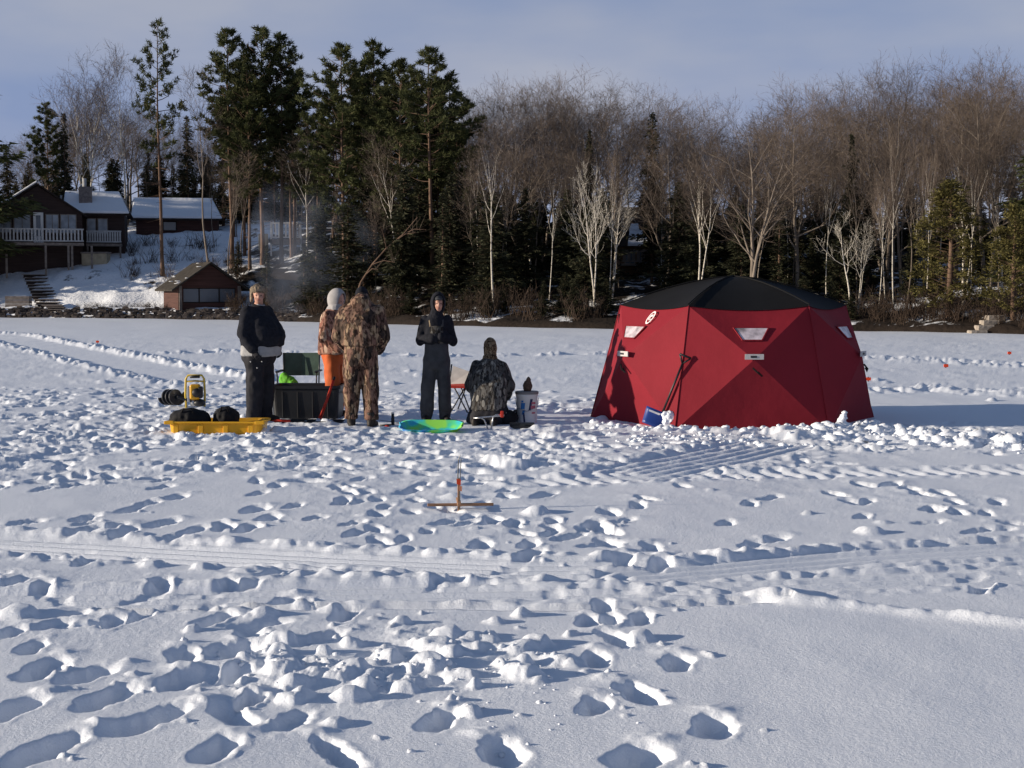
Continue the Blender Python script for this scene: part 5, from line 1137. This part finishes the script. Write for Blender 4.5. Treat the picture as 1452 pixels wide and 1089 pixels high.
# 1  heavy man in fur hat
M = HM((0, -.01, 1.645), math.radians(-52), math.radians(2))
J = dict(hz=.88, ch=(0, 0, 1.36), nk=(0, 0, 1.51), arm=[[(-.20, .01, 1.42), (-.285, .02, 1.15), (-.275, -.13, .95)], [(.20, .01, 1.42), (.27, .05, 1.14), (.23, -.12, .955)]], leg=[[(-.10, 0, .86), (-.105, -.02, .48), (-.10, .02, .09)], [(.10, 0, .86), (.115, -.03, .48), (.12, .0, .09)]])
pe = new_person(368, 598, math.radians(62), 1.0, base_body(J, M), 'heavy-set person in black jacket and fur trapper hat behind the yellow sled')
face_bits(pe, M)
mb = torso([(0, 0, .74, .17, .15), (0, .0, .82, .215, .19), (0, -.01, .95, .235, .21), (0, -.01, 1.0, .23, .2)]); limb(mb, J['leg'][0], [.128, .112, .098]); limb(mb, J['leg'][1], [.128, .112, .098]); mb.tube([(-.10, .02, .16), (-.10, .01, .05)], [.10, .105], 12).tube([(.12, .0, .16), (.12, -.01, .05)], [.10, .105], 12)
tr = skinned('trousers', mb, BLKP, .015, 3, pe, None, .017, 9, (1, 1, .6))
for (x, y, z) in ((-.15, -.165, .80), (-.235, -.05, .80), (-.19, -.12, .72)): MB().ball((x, y, z), .010, 8, 6).build('rivet', STEEL, tr, True)
skinned('sweatshirt', torso([(0, -.03, .865, .235, .225), (0, -.035, .875, .252, .243), (0, -.04, .95, .256, .25), (0, -.045, 1.03, .25, .25)]), GHOOD, .014, 2, pe, None, .007, 9, (1, 1, .7))
mb = torso([(0, -.05, .985, .235, .245), (0, -.06, 1.0, .258, .268), (0, -.075, 1.12, .262, .285), (0, -.06, 1.24, .258, .25), (0, -.015, 1.36, .25, .185), (0, .005, 1.44, .21, .14), (0, .01, 1.50, .12, .105)])
for a in J['arm']: limb(mb, [a[0], a[1], Vector(a[1]).lerp(Vector(a[2]), .92)], [.098, .086, .068])
jk = skinned('jacket', mb, NAVY, .015, 3, pe, None, .017, 8, (1, 1, .8))
MB().tube([Vector((.075*math.cos(a), -.008+.078*math.sin(a), 1.515+.018*math.sin(a))) for a in [i*2*math.pi/16 for i in range(17)]], .017, 7).build('collar', NAVY, jk, True); MB().tube([Vector((.062*math.cos(a), -.015+.070*math.sin(a), 1.535+.018*math.sin(a))) for a in [math.pi*1.05+i*math.pi*.9/12 for i in range(13)]], .009, 6).build('shirt_collar', LHOOD, jk, True)
glove('glove', BLKP, pe, J['arm'][0][2], (.02, -.55, -.8), (.8, 0, 0), .8); glove('glove', BLKP, pe, J['arm'][1][2], (-.1, -.55, -.8), (-.8, 0, 0), .8, -1)
boots(pe, [(-.10, .02, 0, -.15), (.12, .0, 0, .2)])
R3 = M.to_3x3(); mb = MB()
mb.ball(M @ Vector((0, .012, .075)), (.092, .108, .082), 16, 10, R=R3)
for k in range(16):
    a = 2*math.pi*k/16; mb.ball(M @ Vector((.088*math.cos(a), .012+.104*math.sin(a), .072+(.012 if math.sin(a) < -.3 else -.008))), (.028, .030, .042), 10, 6, R=R3)
for s_ in (-1, 1):
    mb.ball(M @ Vector((s_*.092, .018, .0)), (.022, .05, .065), 12, 8, R=R3).ball(M @ Vector((s_*.094, .004, -.05)), (.02, .036, .04), 12, 8, R=R3)
ht = skinned('fur_hat', mb, FUR, .009, 2, pe, None, .006, 45); MB().ball(M @ Vector((0, .018, .100)), (.082, .096, .060), 16, 8, R=R3).build('hat_crown', mat('hat_cloth', (.06, .052, .045), .9, .1, 20, .3), ht, True); pe.scale = (1.0, 1.0, 1)
# 2  person in orange bibs, behind the camo hunter
M = HM((0, -.05, 1.60), math.radians(-10), math.radians(16))
J = dict(hz=.88, ch=(0, -.01, 1.33), nk=(0, -.015, 1.47), arm=[[(-.19, .01, 1.38), (-.25, .03, 1.10), (-.20, -.16, .96)], [(.19, .01, 1.38), (.25, .02, 1.10), (.18, -.18, .97)]], leg=[[(-.10, 0, .86), (-.11, -.02, .47), (-.11, .02, .09)], [(.10, 0, .86), (.11, -.03, .47), (.11, .02, .09)]])
pe = new_person(475, 589, math.radians(72), 1.0, base_body(J, M), 'person in orange bibs, reddish camo jacket and pale hood behind the tub'); face_bits(pe, M)
mb = torso([(0, 0, .74, .17, .14), (0, 0, .84, .205, .165), (0, 0, 1.0, .205, .165)]); limb(mb, J['leg'][0], [.118, .105, .095]); limb(mb, J['leg'][1], [.118, .105, .095]); skinned('bibs', mb, ORB, .016, 4, pe, None, .010, 8, (1, 1, .6))
mb = torso([(0, 0, .86, .215, .185), (0, 0, .88, .235, .205), (0, 0, 1.05, .228, .20), (0, -.005, 1.22, .232, .19), (0, -.005, 1.34, .235, .165), (0, 0, 1.42, .19, .13), (0, 0, 1.48, .10, .10)])
for a in J['arm']: limb(mb, a, [.095, .088, .072])
skinned('jacket', mb, CAMOR, .015, 4, pe, None, .012, 7, (1, 1, .8)); hood('hood', LHOOD, pe, M, (.098, .120, .138), .8); skinned('hood_neck', MB().tube([(0, -.005, 1.42), (0, -.03, 1.50), (0, -.035, 1.555)], [.135, .108, .098], 16), LHOOD, .012, 2, pe, None, .010, 14)
glove('glove', BLKP, pe, J['arm'][0][2], (.2, -.9, -.2), (0, 0, -1), .8); glove('glove', BLKP, pe, J['arm'][1][2], (-.2, -.9, -.2), (0, 0, -1), .8, -1); boots(pe, [(-.11, .02, 0, -.1), (.11, .02, 0, .1)])
# 3  hunter in leaf camouflage, seen from behind, head bowed
M = HM((.02, -.22, 1.585), math.radians(8), math.radians(48))
J = dict(hz=.92, ch=(0, -.05, 1.36), nk=(0, -.12, 1.50), arm=[[(-.23, -.06, 1.41), (-.315, -.03, 1.12), (-.20, -.22, .96)], [(.23, -.06, 1.41), (.315, -.03, 1.12), (.20, -.22, .96)]], leg=[[(-.115, 0, .90), (-.135, -.02, .49), (-.15, .03, .09)], [(.115, 0, .90), (.13, -.02, .49), (.13, .02, .09)]])
pe = new_person(512, 603, math.radians(176), 1.03, base_body(J, M), 'broad person in full brown leaf camouflage seen from behind, head bowed'); face_bits(pe, M)
mb = torso([(0, 0, .76, .19, .16), (0, .01, .88, .232, .19), (0, .0, 1.06, .232, .185)]); limb(mb, cut(J['leg'][0], .2), [.135, .122, .10]); limb(mb, cut(J['leg'][1], .2), [.135, .122, .10]); mb.tube([(-.145, .02, .22), (-.15, .025, .10)], [.098, .102], 12).tube([(.13, .02, .22), (.13, .025, .10)], [.098, .102], 12)
skinned('trousers', mb, CAMO, .016, 3, pe, None, .016, 7, (1, 1, .8))
mb = torso([(0, -.005, 1.0, .245, .20), (0, -.005, 1.02, .272, .222), (0, -.01, 1.12, .268, .215), (0, -.02, 1.26, .275, .205), (0, -.05, 1.40, .272, .175), (0, -.075, 1.49, .215, .145), (.0, -.10, 1.555, .12, .11)])
for a in J['arm']: limb(mb, a, [.112, .104, .085])
mb.ball((0, -.02, 1.53), (.15, .115, .10), 14, 8).ball((0, -.10, 1.58), (.105, .09, .07), 14, 8); jk = skinned('jacket', mb, CAMO, .015, 3, pe, None, .017, 6.5, (1, 1, .8))
R3 = M.to_3x3(); skinned('cap', MB().ball(M @ Vector((0, .015, .05)), (.094, .112, .092), 16, 10, R=R3).ball(M @ Vector((0, -.11, .03)), (.07, .06, .012), 12, 6, R=R3), NAVY, .01, 2, pe)
glove('glove', BLKP, pe, J['arm'][0][2], (.5, -.8, -.1), (0, 0, -1), .7); glove('glove', BLKP, pe, J['arm'][1][2], (-.5, -.8, -.1), (0, 0, -1), .7, -1); boots(pe, [(-.15, .03, 0, -.15), (.13, .02, 0, .25)]); pe.scale = (.90, .95, 1.03)
# 4  slim person in charcoal bibs and black hood, facing the camera
M = HM((.03, -.015, 1.55), math.radians(6), math.radians(-2))
J = dict(hz=.84, ch=(0, 0, 1.28), nk=(0, 0, 1.41), arm=[[(-.165, .01, 1.33), (-.235, .0, 1.08), (-.05, -.19, 1.11)], [(.165, .01, 1.33), (.245, .0, 1.07), (.06, -.20, 1.13)]], leg=[[(-.095, 0, .82), (-.13, -.02, .45), (-.145, .02, .09)], [(.095, 0, .82), (.12, -.02, .45), (.125, .02, .09)]])
pe = new_person(619, 596, math.radians(4), 1.0, base_body(J, M), 'slim person in charcoal bibs and black hood facing the camera'); face_bits(pe, M)
mb = torso([(0, 0, .70, .165, .13), (0, 0, .80, .192, .155), (0, 0, .98, .182, .148), (0, 0, 1.10, .172, .142)]); limb(mb, J['leg'][0], [.112, .100, .092]); limb(mb, J['leg'][1], [.112, .100, .092]); mb.tube([(-.135, .0, .50), (-.145, .0, .16)], [.10, .108], 12).tube([(.12, .0, .50), (.128, .0, .16)], [.10, .106], 12)
bb_ = skinned('bibs', mb, BIB, .015, 4, pe, None, .009, 8, (1, 1, .6))
mb = torso([(0, 0, 1.02, .165, .135), (0, 0, 1.1, .18, .145), (0, 0, 1.25, .188, .14), (0, 0, 1.34, .175, .118), (0, 0, 1.42, .09, .09)])
for a in J['arm']: limb(mb, a, [.082, .078, .060])
skinned('jacket', mb, NAVY, .014, 4, pe, None, .009, 8, (1, 1, .8))
skinned('bib_front', MB().loft([ring(0, -.125, 1.04, .11, .03), ring(0, -.13, 1.18, .105, .028), ring(0, -.115, 1.27, .095, .026)]), CAMOB, .01, 2, bb_)
MB().tube([(-.085, -.13, 1.26), (-.095, -.10, 1.34), (-.075, -.02, 1.415)], [(.018, .006)]*3, 8, hint=(1, 0, 0)).build('strap', mat('tan_strap', (.34, .26, .17), .8, .2), bb_, True); MB().tube([(.085, -.13, 1.26), (.095, -.10, 1.34), (.075, -.02, 1.415)], [(.018, .006)]*3, 8, hint=(1, 0, 0)).build('strap', BIB, bb_, True)
hood('hood', NAVY, pe, M, (.104, .118, .140), .82); skinned('hood_neck', MB().tube([(0, .0, 1.36), (.01, .0, 1.43), (.02, .005, 1.49)], [.125, .100, .088], 16), NAVY, .012, 2, pe, None, .009, 14); skinned('cap', MB().ball(M @ Vector((0, .01, .07)), (.085, .10, .06), 14, 8, R=M.to_3x3()).ball(M @ Vector((0, -.10, .062)), (.062, .05, .010), 12, 6, R=M.to_3x3()), BIB, .009, 2, pe)
glove('glove', NAVY, pe, J['arm'][0][2], (.9, -.1, .0), (0, .9, 0), .7); glove('glove', NAVY, pe, J['arm'][1][2], (-.9, -.1, .0), (0, .9, 0), .7, -1); boots(pe, [(-.145, .02, 0, -.2), (.125, .02, 0, .25)]); pe.scale = (.87, .92, 1)
# 5  kneeling person from behind
M = HM((.01, -.10, .965), math.radians(10), math.radians(14))
J = dict(hz=.30, ch=(0, -.03, .68), nk=(0, -.05, .84), arm=[[(-.185, -.03, .725), (-.275, -.02, .50), (-.17, -.24, .36)], [(.185, -.03, .725), (.275, -.02, .50), (.17, -.24, .36)]], leg=[[(-.12, .08, .27), (-.17, -.26, .10), (-.13, .20, .075)], [(.12, .08, .27), (.18, -.26, .10), (.14, .20, .075)]])
pe = new_person(694, 601, math.radians(168), 1.0, base_body(J, M), 'kneeling person in dark camo coat and brown hood seen from behind'); face_bits(pe, M)
mb = torso([(0, .06, .04, .33, .18), (0, .06, .16, .30, .2), (0, .05, .30, .235, .18), (0, .04, .36, .22, .17)]); limb(mb, J['leg'][0], [.13, .10, .085]); limb(mb, J['leg'][1], [.13, .10, .085]); skinned('trousers', mb, BLKP, .016, 3, pe, None, .012, 8)
mb = torso([(0, .05, .19, .215, .19), (0, .05, .21, .255, .225), (0, .04, .34, .262, .22), (0, .02, .50, .275, .21), (0, -.01, .65, .272, .185), (0, -.03, .77, .20, .15), (0, -.045, .85, .11, .11)])
for a in J['arm']: limb(mb, a, [.100, .10, .082])
skinned('coat', mb, CAMOD, .015, 3, pe, None, .017, 7, (1, 1, .7)); skinned('neck_gaiter', MB().tube([(0, -.045, .80), (.005, -.06, .89)], [.125, .098], 14), CAMOK, .012, 2, pe, None, .006, 14)
R3 = M.to_3x3(); skinned('hood', MB().ball(M @ Vector((0, .015, .02)), (.100, .115, .135), 16, 10, R=R3).ball(M @ Vector((0, .02, -.06)), (.096, .10, .09), 14, 8, R=R3), CAMOK, .011, 2, pe, None, .005, 16)
glove('glove', BLKP, pe, J['arm'][0][2], (.2, -.8, -.4), (0, 0, -1), .7); glove('glove', BLKP, pe, J['arm'][1][2], (-.2, -.8, -.4), (0, 0, -1), .7, -1); [skinned('boot', MB().ball((s_*.135, .27, .065), (.05, .12, .06), 14, 8).ball((s_*.135, .36, .06), (.045, .045, .065), 12, 8), BOOT, .011, 3, pe) for s_ in (-1, 1)]; pe.scale = (.89, .92, 1)
# smoke drifting from the bank behind the camp
sm_ = MB(); rr = random.Random(2)
sm_.tube([at(418, 446, 80), at(422, 415, 80), at(428, 388, 80.5), at(436, 360, 81), at(452, 330, 82)], [1.3, 2.2, 3.0, 3.6, 4.0], 14)
m = bpy.data.materials.new('smoke'); m.use_nodes = True; N, L = m.node_tree.nodes, m.node_tree.links; N.remove(N['Principled BSDF']); pv = N.new('ShaderNodeVolumePrincipled'); pv.inputs['Color'].default_value = (.60, .72, 1.0, 1); pv.inputs['Anisotropy'].default_value = .2
tcn = N.new('ShaderNodeTexCoord'); nzn = N.new('ShaderNodeTexNoise'); nzn.inputs['Scale'].default_value = .55; nzn.inputs['Detail'].default_value = 3; L.new(tcn.outputs['Object'], nzn.inputs['Vector']); r_ = N.new('ShaderNodeMapRange'); r_.inputs[1].default_value = .40; r_.inputs[2].default_value = .75; r_.inputs[4].default_value = .095; L.new(nzn.outputs[0], r_.inputs[0]); L.new(r_.outputs[0], pv.inputs['Density']); L.new(pv.outputs[0], N['Material Output'].inputs['Volume'])
o = sm_.build('smoke', m); tag(o, 'thin blue smoke drifting up in front of the pines', 'smoke', kind='stuff')
